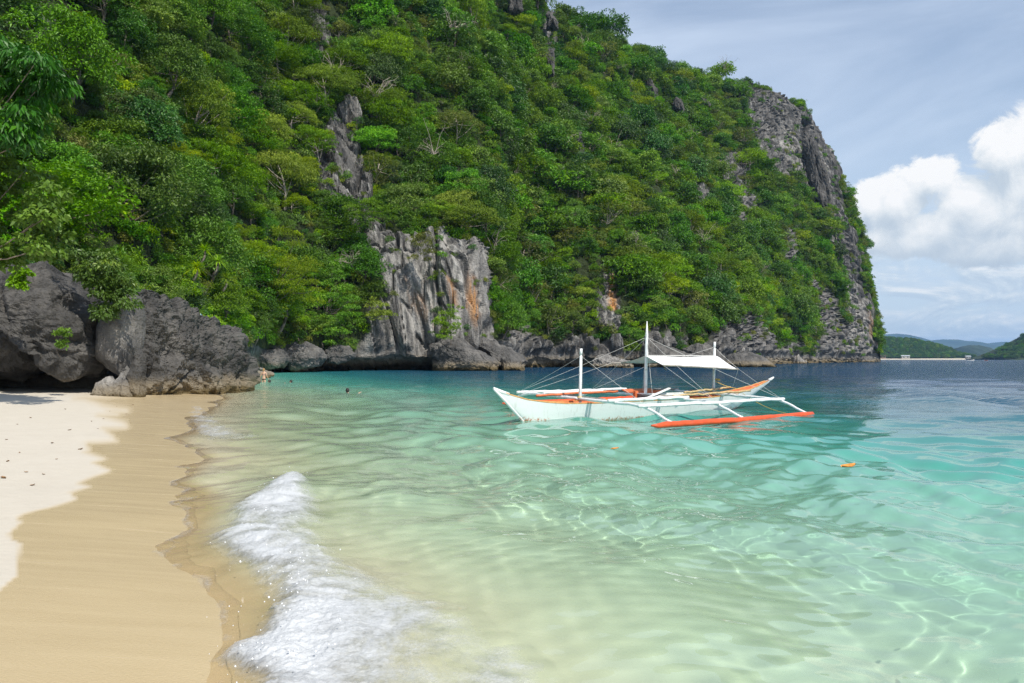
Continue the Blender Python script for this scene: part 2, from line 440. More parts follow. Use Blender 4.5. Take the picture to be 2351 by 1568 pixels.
def build_ground():
    rows = np.concatenate([796 * H / np.concatenate([np.arange(760, 330, -4.0), np.arange(330, 18, -0.9)]), np.geomspace(78, 13500, 40)])
    az = np.concatenate([np.radians(np.linspace(-115, -44, 24, endpoint=False)), np.radians(np.linspace(-44, 44, 330, endpoint=False)), np.radians(np.linspace(44, 115, 24))])
    X, Y, R = polar(rows, az)
    s = shore(X, Y); Z = ground_z(X, Y, s)
    pu, pv = toV(X, Y, Z)
    wob = 3 * pn(np.stack([X * 1.1, Y * 1.1, 0 * X], -1)) + 2 * pn(np.stack([X * 3.1, Y * 3.1, 0 * X], -1))
    sd = sdpoly(pu, pv, WET)
    wet = sst((sd + wob) * np.clip(12 / np.maximum(Y, 3), 0.5, 2.5), -7, 9)
    wet = np.where(Y < 2.6, sst(s, -5, -3), wet)
    m, t, p = newmat('sand')
    geo = t.node('ShaderNodeNewGeometry').outputs['Position']
    w = t.attr('wet'); dep = t.attr('depth')
    fine = t.noise(geo, 60, 4, 0.7); mid = t.noise(geo, 3.0, 5, 0.6)
    run = t.noise(t.map(geo, (0.7, 7.0, 1), (0, 0, -0.42)), 1.0, 5, 0.6)
    dry = t.mix(mid, (0.52, 0.465, 0.38), (0.60, 0.545, 0.455))
    dry = t.mix(t.step(fine, 0.58, 0.75, 0, 0.35), dry, (0.50, 0.42, 0.31))
    wetc = t.mix(run, (0.515, 0.395, 0.225), (0.575, 0.455, 0.275))
    wetc = t.mix(t.step(fine, 0.35, 0.65, 0, 0.25), wetc, (0.55, 0.44, 0.27))
    c = t.mix(w, dry, wetc)
    bed = t.mix(t.noise(geo, 0.12, 5, 0.6), (0.74, 0.65, 0.47), (0.82, 0.74, 0.56))
    c = t.mix(t.step(dep, 0.0, 0.07), c, bed)  # underwater sand coloured lighter to make up for sunlight missing there
    grass = t.math('MULTIPLY', t.step(t.noise(geo, 0.055, 5, 0.62), 0.52, 0.60), t.step(dep, 1.6, 4.0))
    c = t.mix(grass, c, (0.045, 0.055, 0.03))
    t.put(p.inputs['Base Color'], c)
    t.put(p.inputs['Roughness'], t.math('SUBTRACT', 0.95, t.math('MULTIPLY', w, t.step(run, 0.25, 0.8, 0.80, 0.66))))
    p.inputs['Specular IOR Level'].default_value = 0.35
    h = t.math('ADD', t.math('MULTIPLY', fine, 0.25), t.math('MULTIPLY', t.math('SUBTRACT', 1.0, w), t.noise(geo, 9, 5, 0.62)))
    h = t.math('ADD', h, t.math('MULTIPLY', run, 0.04))
    t.put(p.inputs['Normal'], t.bump(h, 0.5, 0.03))
    me = mesh_np('sand_ground', np.stack([X, Y, Z], -1).reshape(-1, 3), gridfaces(*X.shape), True, {'wet': wet, 'depth': np.clip(-Z, 0, 30)}, [m])
    o = link('sand_ground', me, kind='structure')
    o.cycles.is_caustics_receiver = True


# breaking wave in the shallows (outline of the white water on the sheet, then laid on the sea)
FOAM = [(655, 1088), (690, 1085), (705, 1105), (735, 1150), (748, 1185), (772, 1215), (785, 1262), (865, 1315), (905, 1330), (975, 1365), (1080, 1385), (1110, 1418), (1180, 1450),
        (1255, 1510), (1310, 1568), (1380, 1680), (1400, 1800), (470, 1800), (520, 1650), (575, 1568), (548, 1530), (500, 1500), (540, 1470), (590, 1455),
        (612, 1420), (618, 1392), (590, 1340), (560, 1300), (505, 1262), (478, 1240), (500, 1200), (520, 1170), (570, 1140), (615, 1110)]
FOAM2 = [(422, 922), (462, 925), (488, 950), (515, 968), (560, 985), (610, 996), (540, 1003), (480, 1004), (440, 985), (428, 955)]
SPINE = [(690, 1090), (625, 1160), (600, 1230), (660, 1330), (690, 1420), (640, 1500), (620, 1600), (620, 1750)]


def flat(poly, z=0.06):
    return [((px - CX) / FPX * D, D) for px, py in poly for D in [(H - z) * FPX / (py - HY)]]


FOAM_W = flat(FOAM); FOAM2_W = flat(FOAM2); SPINE_W = np.array(flat(SPINE))


def spine_dist(x, y):
    d = np.full(x.shape, 1e9)
    for a, b in zip(SPINE_W[:-1], SPINE_W[1:]):
        e = b - a; t = np.clip(((x - a[0]) * e[0] + (y - a[1]) * e[1]) / (e @ e), 0, 1)
        d = np.minimum(d, np.hypot(x - a[0] - t * e[0], y - a[1] - t * e[1]))
    return d


_wr = np.random.default_rng(3)
WAVES = [(lam, math.radians(200 + _wr.normal() * 34), _wr.uniform(0, 6.28), _wr.uniform(0.6, 1.4)) for lam in np.geomspace(0.22, 9.0, 58)]


def sea_z(x, y, r):
    s = shore(x, y)
    z = 0 * x
    wx = x + 0.35 * pn(np.stack([x * 0.5, y * 0.5, 0 * x], -1)); wy = y + 0.35 * pn(np.stack([x * 0.5, y * 0.5, 0 * x + 7], -1))
    amp0 = 0.35 + 0.65 * sst(s, 0.5, 6) + 0.9 * sst(s, 14, 40)
    patch = 0.75 + 0.9 * pn(np.stack([x * 0.13, y * 0.13, 0 * x + 2], -1))
    for lam, th, ph, a in WAVES:
        k = 2 * math.pi / lam
        fade = np.clip(lam / (r * r / 1350 * 2.2) - 0.6, 0, 1) * np.clip(lam / (r * 0.008) - 0.6, 0, 1)
        big = np.clip(r / 9.0, 0.8 if lam < 0.5 else 0.6, 1.0) if lam < 1.6 else (0.75 if lam < 2 else 0.42)
        z += 0.0080 * a * big * lam * fade * np.sin(k * (math.cos(th) * wx + math.sin(th) * wy) + ph)
    z *= amp0 * patch
    # the last swell before the beach, and the bore that is breaking
    sw = np.sin((s - 4.6) * 2 * math.pi / 3.6 + 1.4 * pn(np.stack([x * .25, y * .25, 0 * x + 3], -1)))
    z += 0.045 * sw * sst(s, 1.2, 3.0) * sst(s, 16, 8)
    sd = spine_dist(x, y)
    z += 0.075 * np.exp(-(sd / 0.65) ** 2) * (0.8 + 0.5 * pn(np.stack([x * 1.3, y * 1.3, 0 * x], -1))) * sst(y, 13.0, 10.5)
    ins = sdpoly(x, y, FOAM_W)
    z += 0.035 * sst(ins, -0.15, 0.3)
    return z


def build_sea():
    X, Y, R = polar(_rows)
    Z = sea_z(X, Y, R)
    s = shore(X, Y)
    dep = np.maximum(Z - ground_z(X, Y, s), 0)
    m, t, p = newmat('sea_water'); t.n.remove(p)
    geo = t.node('ShaderNodeNewGeometry').outputs['Position']
    d = t.attr('depth'); far = t.attr('dist')
    rip = t.noise(t.map(geo, (2.2, 3.6, 1), (0, 0, 0.35)), 1.0, 2, 0.5, 2.0, 0.6)
    chop = t.noise(t.map(geo, (0.35, 0.75, 1), (0, 0, 0.25)), 1.0, 6, 0.62, 2.0, 0.5)
    h = t.math('ADD', t.math('MULTIPLY', rip, t.step(far, 14, 45, 0.0, 0.28)), t.math('MULTIPLY', chop, t.step(far, 15, 120, 0.0, 2.6)))
    nrm = t.bump(h, 0.9, 0.22)
    # light is lost on its way through the water: red first
    def ex(k): return t.math('EXPONENT', t.math('MULTIPLY', d, -k))
    cc = t.node('ShaderNodeCombineColor')
    t.put(cc.inputs[0], ex(0.42)); t.put(cc.inputs[1], ex(0.050)); t.put(cc.inputs[2], ex(0.11))
    refr = t.node('ShaderNodeBsdfRefraction'); t.put(refr.inputs['Color'], cc.outputs[0]); refr.inputs['IOR'].default_value = 1.33
    refr.inputs['Roughness'].default_value = 0.0; t.put(refr.inputs['Normal'], nrm)
    film = t.node('ShaderNodeBsdfTransparent'); mf = t.node('ShaderNodeMixShader')
    t.put(mf.inputs[0], t.math('GREATER_THAN', d, 0.02)); t.put(mf.inputs[1], film.outputs[0]); t.put(mf.inputs[2], refr.outputs[0])
    body = t.node('ShaderNodeBsdfDiffuse')
    t.put(body.inputs[0], t.ramp(t.math('DIVIDE', d, 20.0), [(0.0, (0.60, 0.68, 0.48)), (0.025, (0.46, 0.68, 0.50)), (0.06, (0.30, 0.60, 0.46)), (0.12, (0.085, 0.38, 0.31)), (0.23, (0.022, 0.17, 0.19)), (0.44, (0.012, 0.085, 0.135)), (1.0, (0.007, 0.045, 0.10))]))
    t.put(body.inputs['Normal'], nrm)
    op = t.math('MULTIPLY', t.math('SUBTRACT', 1.0, ex(0.85)), 0.97)
    mx = t.node('ShaderNodeMixShader'); t.put(mx.inputs[0], op); t.put(mx.inputs[1], mf.outputs[0]); t.put(mx.inputs[2], body.outputs[0])
    gl = t.node('ShaderNodeBsdfGlossy'); gl.inputs['Roughness'].default_value = 0.03; t.put(gl.inputs['Normal'], nrm)
    fr = t.node('ShaderNodeFresnel'); fr.inputs[0].default_value = 1.33; t.put(fr.inputs['Normal'], nrm)
    m2 = t.node('ShaderNodeMixShader'); t.put(m2.inputs[0], fr.outputs[0]); t.put(m2.inputs[1], mx.outputs[0]); t.put(m2.inputs[2], gl.outputs[0])
    t.put(t.n['Material Output'].inputs[0], m2.outputs[0])
    # the sheet ends just inside the sand
    keep = (s > -2.5)
    f = gridfaces(*X.shape); k = keep.ravel()
    f = f[k[f].any(1)]
    me = mesh_np('sea', np.stack([X, Y, Z], -1).reshape(-1, 3), f, True, {'depth': dep, 'dist': R}, [m])
    o = link('sea', me, kind='structure')
    o.cycles.is_caustics_caster = True


def build_foam():
    py = np.concatenate([np.arange(470, 345, -2.0), np.arange(345, 22, -0.62)]); rows = 796 * H / py
    az = np.radians(np.arange(-24.5, 7.5, 0.055))
    X, Y, R = polar(rows, az)
    s = shore(X, Y); z0 = sea_z(X, Y, R); g = ground_z(X, Y, s)
    q = np.stack([X, Y, 0 * X], -1)
    ins = np.maximum(sdpoly(X, Y, FOAM_W), sdpoly(X, Y, FOAM2_W) * 0.8)
    sd = spine_dist(X, Y)
    wq = q + 0.25 * np.stack([pn(q * 1.3 + 60), pn(q * 1.3 + 70), 0 * X], -1)
    lace = fbm(wq * np.array([2.6, 2.0, 1]), 5, 2.1, 0.62, 'r')
    patch = fbm(wq * np.array([0.9, 0.7, 1]) + 40, 3)
    core = np.exp(-(sd / 0.45) ** 2); inside = sst(ins, -0.18, 0.30)
    streak = fbm(wq * np.array([1.6, 6.0, 1]) + 80, 3)
    F = inside * (0.40 + 0.42 * core + 0.10 * sst(Y, 6.4, 4.6)) + sst(ins, -0.35, 0.1) * (0.30 * lace + 0.38 * patch + 0.16 * streak)
    # thin bead where the swash stops on the sand
    edge = np.exp(-((z0 - g - 0.004) / 0.010) ** 2) * sst(Y, 3, 5) * sst(s, 3.2, 1.5)
    F = np.maximum(F, 0.30 * edge + 0.28 * lace + 0.16 * fbm(q * 1.4 + 11, 2))
    F = np.where((z0 < g - 0.03), 0, F)
    lump = 0.050 * fbm(q * 1.7, 2, mode='b') + 0.016 * fbm(q * 5.5 + 3, 2, mode='b') + 0.012 * fbm(q * 17 + 8, 3, mode='b')
    spiky = 0.02 * np.clip(fbm(q * 11 + 20, 2), 0, 1)
    body = sst(F, 0.34, 0.75)
    Z = np.maximum(z0, g) + 0.004 + body * (0.008 + np.maximum(lump + 0.04, 0) * (0.15 + 0.70 * np.exp(-(sd / 0.45) ** 2)) + spiky * np.exp(-(sd / 0.5) ** 2))
    f = gridfaces(*X.shape); k = (F > 0.36).ravel()
    f = f[k[f].sum(1) >= 3]
    used = np.unique(f); re = np.full(X.size, -1); re[used] = np.arange(len(used))
    m, t, p = newmat('sea_foam')
    geo = t.node('ShaderNodeNewGeometry').outputs['Position']
    n = t.noise(geo, 70, 4, 0.7)
    t.put(p.inputs['Base Color'], t.mix(n, (0.56, 0.575, 0.585), (0.66, 0.67, 0.675)))
    p.inputs['Roughness'].default_value = 0.55; p.inputs['Specular IOR Level'].default_value = 0.4
    t.put(p.inputs['Normal'], t.bump(n, 0.6, 0.02))
    tb = t.node('ShaderNodeBsdfTransparent'); mx = t.node('ShaderNodeMixShader')
    cov = t.step(t.math('ADD', t.attr('cover'), t.math('MULTIPLY', t.math('SUBTRACT', t.noise(geo, 30, 4, 0.65), 0.5), 0.5)), 0.34, 1.12, 0.06, 0.97)
    t.put(mx.inputs[0], cov); t.put(mx.inputs[1], tb.outputs[0]); t.put(mx.inputs[2], p.outputs[0])
    t.put(t.n['Material Output'].inputs[0], mx.outputs[0])
    v = np.stack([X, Y, Z], -1).reshape(-1, 3)[used]
    link('sea_foam', mesh_np('sea_foam', v, re[f], True, {'cover': F.ravel()[used]}, [m]), kind='stuff', category='foam',
         label='white foam of the small wave breaking on the sand')
    # drops thrown up along the crest
    mb = MB(); r = np.random.default_rng(9)
    for i in range(170):
        a = r.uniform(0, len(SPINE_W) - 2.2); k = int(a); b = SPINE_W[k] * (1 - a + k) + SPINE_W[k + 1] * (a - k)
        x, y = b + r.normal(size=2) * np.array([0.20, 0.22])
        hgt = abs(r.normal()) * 0.05 + 0.01
        zz = float(sea_z(np.array([x]), np.array([y]), np.array([math.hypot(x, y)]))[0])
        rr = abs(r.normal()) * 0.0028 + 0.0018
        mb.ball((x, y, zz + 0.05 + hgt), rr, 6, 4)
    m2, t2, p2 = newmat('spray'); p2.inputs['Base Color'].default_value = (0.85, 0.87, 0.88, 1); p2.inputs['Roughness'].default_value = 0.2
    mb.build('spray', m2, kind='stuff', category='spray', label='tiny water drops flying above the breaking foam')


# ------------------------------------------------------------------ the limestone island
ZK = 'z'
COLS = {
    -1500: [(ZK, -1, 20), (ZK, 3, 20), (560, 24), (250, 34), (-100, 50), (-500, 90)],
    -400: [(ZK, -1, 37), (ZK, 3, 37), (620, 42), (300, 54), (0, 68), (-350, 130)],
    100: [(ZK, -1, 44), (ZK, 3, 43), (620, 48), (300, 63), (0, 79), (-350, 150)],
    350: [(ZK, -1, 54), (ZK, 3, 53), (660, 60), (350, 77), (0, 97), (-320, 165)],
    520: [(ZK, -1, 80), (ZK, 3, 77), (700, 84), (400, 101), (0, 123), (-260, 185)],
    620: [(ZK, -2, 104), (ZK, 2.5, 97), (700, 102), (420, 117), (0, 141), (-240, 195)],
    760: [(ZK, -2, 122), (ZK, 2.2, 110), (650, 114), (430, 124), (0, 150), (-220, 205)],
    900: [(ZK, -2, 130), (ZK, 2.0, 115), (600, 117), (470, 124), (0, 160), (-190, 215)],
    1060: [(ZK, -2, 130), (ZK, 2.0, 116), (600, 118), (500, 124), (0, 188), (-120, 235)],
    1112: [(ZK, -2, 131), (ZK, 2.0, 120), (600, 123), (480, 134), (100, 205), (-40, 250)],
    1150: [(ZK, -2, 152), (ZK, 2.0, 143), (640, 152), (450, 172), (110, 225), (-8, 262)],
    1250: [(ZK, -2, 163), (ZK, 2, 156), (650, 168), (450, 192), (160, 245), (18, 282)],
    1400: [(ZK, -2, 169), (ZK, 2, 162), (650, 180), (450, 212), (210, 280), (85, 318)],
    1500: [(ZK, -2, 173), (ZK, 2, 166), (650, 188), (450, 226), (260, 310), (165, 350)],
    1600: [(ZK, -2, 181), (ZK, 2, 174), (680, 200), (480, 250), (290, 345), (183, 382)],
    1700: [(ZK, -2, 196), (ZK, 2, 188), (700, 215), (520, 280), (310, 372), (192, 400)],
    1780: [(ZK, -2, 262), (ZK, 2, 256), (700, 275), (520, 320), (310, 392), (208, 412)],
    1840: [(ZK, -2, 308), (ZK, 2, 302), (700, 318), (520, 350), (360, 398), (242, 418)],
    1890: [(ZK, -2, 342), (ZK, 2, 336), (700, 350), (540, 370), (420, 402), (325, 420)],
    1940: [(ZK, -2, 376), (ZK, 2, 368), (720, 378), (600, 386), (500, 404), (428, 420)],
    1975: [(ZK, -2, 405), (ZK, 2, 392), (740, 396), (660, 400), (600, 408), (548, 420)],
    1998: [(ZK, -2, 428), (ZK, 3, 410), (780, 408), (740, 410), (700, 414), (670, 420)],
    2012: [(ZK, -2, 446), (ZK, 5, 440), (800, 414), (785, 414), (770, 417), (752, 422)],
    2019: [(ZK, -2, 455), (ZK, 5, 452), (797, 424), (792, 424), (788, 426), (782, 430)],
    2022: [(ZK, -2, 470), (ZK, -2, 471), (ZK, -2, 472), (ZK, -2, 473), (ZK, -2, 474), (ZK, -2, 475)],
}
TK = np.array([0, 0.07, 0.27, 0.48, 0.78, 1.0, 1.18, 1.5])
BARE = [  # outlines of the bare rock on the sheet
    ([(800, 520), (850, 555), (880, 530), (940, 540), (1000, 520), (1040, 545), (1062, 565), (1096, 545), (1112, 600), (1118, 700), (1122, 840), (1010, 860), (880, 860), (790, 860), (800, 820), (830, 780), (850, 720), (860, 640), (815, 600)], 1.0),
    ([(700, 380), (735, 300), (790, 225), (825, 240), (835, 330), (858, 440), (820, 520), (770, 560), (730, 480)], 0.62),
    ([(750, 430), (810, 410), (850, 480), (880, 530), (870, 580), (805, 570)], 0.75),
    ([(700, 20), (735, 20), (775, 130), (770, 200), (720, 140)], 0.55),
    ([(1690, 195), (1760, 205), (1805, 225), (1855, 265), (1905, 295), (1925, 380), (1938, 480), (1895, 520), (1862, 470), (1820, 430), (1750, 395), (1722, 340), (1705, 270)], 1.0),
    ([(1880, 480), (1930, 470), (1965, 560), (1990, 680), (2020, 780), (2030, 860), (1900, 860), (1930, 700)], 0.72),
    ([(1850, 640), (1900, 660), (1950, 760), (1950, 860), (1860, 860)], 0.6),
    ([(1375, 640), (1412, 632), (1418, 700), (1408, 760), (1370, 760), (1340, 720), (1352, 690)], 0.95),
    ([(1640, 380), (1690, 300), (1720, 440), (1735, 530), (1680, 540)], 0.5),
    ([(1580, 430), (1605, 420), (1620, 500), (1600, 510)], 0.6),
    ([(1640, 760), (1700, 730), (1740, 740), (1790, 790), (1830, 790), (1840, 860), (1600, 860)], 0.95),
    ([(560, 800), (640, 785), (690, 800), (760, 810), (800, 805), (830, 870), (540, 870)], 0.85),
    ([(1118, 770), (1200, 765), (1260, 790), (1330, 770), (1420, 795), (1520, 800), (1640, 790), (1640, 860), (1118, 860)], 0.9),
    ([(1400, 780), (1560, 760), (1600, 800), (1500, 830)], 0.6),
    ([(60, 20), (140, 0), (150, 80), (90, 120)], 0.5),
    ([(1225, 15), (1275, 20), (1275, 110), (1240, 160)], 0.6),
    ([(1780, 520), (1830, 520), (1840, 610), (1800, 620)], 0.45),
]
PALE = [([(800, 560), (860, 540), (1000, 520), (1110, 560), (1120, 800), (1000, 840), (830, 830)], 0.6), ([(940, 560), (1000, 530), (1060, 560), (1090, 620), (1100, 720), (1060, 790), (960, 830), (880, 800), (900, 700), (940, 640)], 0.9),
        ([(1780, 280), (1810, 300), (1850, 380), (1840, 410), (1780, 330)], 0.8), ([(1872, 340), (1886, 345), (1905, 440), (1895, 480)], 1.0),
        ([(1385, 640), (1410, 640), (1410, 750), (1380, 750)], 0.9), ([(1930, 640), (2020, 740), (2020, 800), (1930, 800)], 0.6)]
RUST = [([(1068, 620), (1085, 640), (1095, 720), (1085, 770), (1066, 720)], 0.7), ([(1025, 640), (1040, 650), (1050, 710), (1035, 700)], 0.6),
        ([(1396, 645), (1410, 650), (1408, 730), (1394, 720)], 0.9), ([(930, 640), (990, 690), (1000, 760), (940, 700)], 0.2),
        ([(1985, 720), (2015, 760), (2012, 790), (1985, 770)], 0.5)]


def build_island():
    us = np.concatenate([np.arange(-1500, -420, 26.0), np.arange(-420, 2010, 3.6), np.arange(2010, 2023, 1.0)])
    ts = np.concatenate([np.linspace(0, 0.07, 14, endpoint=False), np.linspace(0.07, 0.48, 130, endpoint=False), np.linspace(0.48, 1.0, 150, endpoint=False), np.linspace(1.0, 1.5, 24)])
    ku = np.array(sorted(COLS)); kd = np.zeros((len(ku), 8)); kz = np.zeros((len(ku), 8))
    for i, u in enumerate(ku):
        for j, k in enumerate(COLS[int(u)]):
            if k[0] == ZK: z, D = k[1], k[2]
            else: D = k[1]; z = H + (HY - k[0]) / FPX * D
            kd[i, j] = D; kz[i, j] = z
        kd[i, 6] = kd[i, 5] + 55; kz[i, 6] = kz[i, 5] * 0.82 - 2
        kd[i, 7] = kd[i, 5] + 240; kz[i, 7] = -4
    du = np.array([np.interp(us, ku, kd[:, j]) for j in range(8)]); zu = np.array([np.interp(us, ku, kz[:, j]) for j in range(8)])
    D = np.array([np.interp(ts, TK, du[:, i]) for i in range(len(us))]).T
    Z = np.array([np.interp(ts, TK, zu[:, i]) for i in range(len(us))]).T
    lowb = (ts > 0.07) & (ts < 0.27); wv = ((ts[lowb] - 0.07) / 0.20)[:, None]
    D[lowb] = du[1][None] + (du[2] - du[1])[None] * wv ** 2.2
    def smooth(A, k):
        B = np.pad(A, ((0, 0), (k, k)), mode='edge'); return sum(B[:, i:i + A.shape[1]] for i in range(2 * k + 1)) / (2 * k + 1)
    keepD, keepZ = D.copy(), Z.copy()
    D = smooth(smooth(D, 3), 3); Z = smooth(smooth(Z, 3), 3)
    D[:, -22:] = keepD[:, -22:]; Z[:, -22:] = keepZ[:, -22:]
    B = np.pad(D, ((3, 3), (0, 0)), mode='edge'); D = np.where(ts[:, None] > 0.09, sum(B[i:i + D.shape[0]] for i in range(7)) / 7, D)
    X = (us[None, :] - CX) / FPX * D
    v = np.stack([X, D, Z], -1); f = gridfaces(*X.shape)
    pu, pv = toV(X, D, Z)
    P = v.reshape(-1, 3); nr = mnormals(P, f).reshape(v.shape)
    if nr[150, 300, 1] > 0: nr = -nr
    q = v.copy()
    # masks
    nm = 26 * fbm(np.stack([pu / 46, pv / 60, 0 * pu], -1), 4)
    bare = np.zeros_like(pu)
    for poly, k in BARE:
        sd = sdpoly(pu, pv, poly) + nm * (1.0 if k > 0.9 else 1.6) - (1 - k) * 14
        bare = np.maximum(bare, sst(sd, -4, 6))
    pale = np.zeros_like(pu); rust = np.zeros_like(pu)
    for poly, k in PALE: pale = np.maximum(pale, k * sst(sdpoly(pu, pv, poly) + 0.6 * nm, -12, 14))
    for poly, k in RUST: rust = np.maximum(rust, k * sst(sdpoly(pu, pv, poly) + 0.25 * nm, -6, 8))
    bare = np.where(ts[:, None] < 0.08, 1, bare)
    # relief
    sc_ = np.clip(D / 120, 0.4, 2.2)
    sh = q.copy(); sh[..., 0] += 0.22 * q[..., 2]
    big = fbm(q / 34.0, 3) * 5.5 * np.clip(sc_, 0.4, 1.5)
    rib = fbm(sh * np.array([0.13, 0.13, 0.016]), 3, mode='r') * 1.5
    flute = fbm(sh * np.array([0.42, 0.42, 0.035]) + 5, 3, mode='r') * 1.05
    chunk = fbm(sh * np.array([0.22, 0.22, 0.055]) + 9, 4, mode='r') * 0.8
    crack = -1.7 * np.exp(-(pn(sh * np.array([0.20, 0.20, 0.03]) + 31) / 0.035) ** 2) - 0.9 * np.exp(-(pn(sh * np.array([0.45, 0.45, 0.10]) + 51) / 0.04) ** 2)
    cleft = -13.0 * sst(sdpoly(pu, pv, [(1836, 275), (1852, 285), (1866, 360), (1876, 480), (1864, 500), (1848, 420)]), -4, 8)
    flatness = np.clip(np.abs(nr[..., 2]) - 0.62, 0, 0.35) / 0.35
    rib = rib * (1 - flatness); flute = flute * (1 - flatness); crack = crack * (1 - 0.7 * flatness)
    foot = sst(Z, -1.0, 6.0)
    disp = big * foot * np.where(bare > 0.5, 0.15, 1.0) + cleft + (0.30 + 0.70 * sst(np.abs(ts - 0.068), 0.008, 0.03)[:, None]) * (rib * foot + flute + chunk + crack) * (0.25 + 0.75 * bare) * np.clip(sc_, 0.5, 1.6)
    edge = sst(us, 2022, 1975)[None, :]
    disp *= 0.15 + 0.85 * edge
    disp *= np.where(ts[:, None] > 1.0, 0.4, 1.0)
    v = v + nr * disp[..., None]
    # hanging lip over the tidal notch is ragged
    lip = np.exp(-((ts[:, None] - 0.075) / 0.03) ** 2)
    v[..., 2] += lip * 0.9 * fbm(np.stack([X * 0.16, D * 0.16, 0 * X], -1), 3)
    m = rock_material('limestone_cliff', wet_shade_z=1.0, tone=0.72, streak=(1, 1, 0.10), scale=0.55, use_attr=True)  # algae band raised to the notch roof, painting the notch's shade into the colour
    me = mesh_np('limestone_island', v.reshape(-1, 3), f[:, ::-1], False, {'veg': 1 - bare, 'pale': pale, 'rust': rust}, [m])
    link('limestone_island', me, kind='structure')
    return dict(v=v, us=us, ts=ts, bare=bare, pu=pu, pv=pv, f=f)


build_ground(); build_sea(); build_foam()
ISL = build_island()
# ------------------------------------------------------------------ rocks standing on their own
def fillet(pts, n):
    """resample a closed outline evenly"""
    p = np.asarray(pts, float); q = np.vstack([p, p[:1]]); L = np.concatenate([[0], np.cumsum(np.linalg.norm(np.diff(q, axis=0), axis=1))])
    t = np.linspace(0, L[-1], n, endpoint=False)
    return np.stack([np.interp(t, L, q[:, 0]), np.interp(t, L, q[:, 1])], 1)


def rock(name, outline, D, thick, mat, label, lean=0.25, amp=0.3, wl=1.6, seed=0, n=150, rings=34, Dr=None, centre=None, group=None, pit=1.0, cat='boulder', stretch=(1, 1, 1), back=0.8):
    """a boulder with the given outline (sheet units) standing at distance D (left) .. Dr (right)"""
    Dr = Dr or D
    o = fillet(outline, n); u0, u1 = o[:, 0].min(), o[:, 0].max()
    c = np.array(centre) if centre is not None else o.mean(0)
    rho = np.linspace(0, 1, rings) ** 0.75
    fr = c + rho[:, None, None] * (o - c)            # rings x n x 2
    def sheet(sign, T):
        d = D + (Dr - D) * (fr[..., 0] - u0) / (u1 - u0)
        h = (1 - rho[:, None] ** 2.6) ** 0.55 * T * np.ones(n)
        x = (fr[..., 0] - CX) / FPX * d; z = H + (HY - fr[..., 1]) / FPX * d
        zb = z.min()
        return np.stack([x, d + sign * h + lean * (z - zb), z], -1)
    a = sheet(-1, thick); b = sheet(1, thick * back)
    v = np.concatenate([a.reshape(-1, 3), b[:-1].reshape(-1, 3)])
    fa = gridfaces(rings, n, True)
    fb = gridfaces(rings - 1, n, True)[:, ::-1] + rings * n
    i = np.arange(n); j = (i + 1) % n
    last = rings * n + (rings - 2) * n
    join = np.stack([(rings - 1) * n + i, (rings - 1) * n + j, last + j, last + i], -1)
    f = np.concatenate([fa, fb, join])
    nr = mnormals(v, f)
    if nr[n * 3, 1] > 0: nr = -nr; f = f[:, ::-1]
    q = v / wl * np.array(stretch) + seed * 13.7
    pits = np.clip(pn(q * 0.9 + 21) - 0.10, 0, 1) + 0.5 * np.clip(pn(q * 2.1 + 27) - 0.12, 0, 1)
    cr = np.exp(-(pn(q * np.array([0.55, 0.55, 0.3]) + 41) / 0.03) ** 2)
    chip = np.floor(pn(q * np.array([0.8, 0.8, 0.6]) + 71) * 5) / 5 + 0.6 * np.floor(pn(q * 1.9 + 77) * 4) / 4
    disp = amp * (0.9 * chip + fbm(q * 0.45, 2) * 1.4 + (0.25 + 0.6 * pit) * fbm(q, 5, 2.1, 0.58, mode='r') - 2.4 * pit * pits - 0.7 * cr + 0.20 * fbm(q * 4.2 + 3, 3, mode='r'))
    v = v + nr * disp[:, None]
    base = v.copy(); cx, cy = v[:, 0].mean(), v[:, 1].mean(); z0 = v[:, 2].min()
    me = mesh_np(name, v - np.array([cx, cy, z0]), f, False, None, [mat])
    ob = link(name, me, loc=(cx, cy, z0), label=label, category=cat)
    if group: ob['group'] = group
    return ob


def C5(pts): return [(x * 0.2934, 517.5 + y * 0.2934) for x, y in pts]
def C6(pts): return [(546.3 + x * 0.29354, 431.3 + y * 0.29354) for x, y in pts]
def C7(pts): return [(1207.6 + x * 0.3425, 632.5 + y * 0.3425) for x, y in pts]


M['rock_near'] = rock_material('rock_near', wet_shade_z=0.42, tone=0.46, streak=(1, 1, 0.45), scale=2.2)
M['rock_tan'] = rock_material('rock_tan', wet_shade_z=0.36, tone=1.25, streak=(1, 1, 0.8), scale=2.2)
M['rock_coast'] = rock_material('rock_coast', wet_shade_z=0.6, tone=0.70, streak=(1, 1, 0.35), scale=0.9)
M['rock_slab'] = rock_material('rock_slab', wet_shade_z=0.36, tone=0.80, streak=(1, 1, 0.5), scale=1.6)
M['rock_spire'] = rock_material('rock_spire', None, tone=0.50, streak=(1, 1, 0.12), scale=0.7)


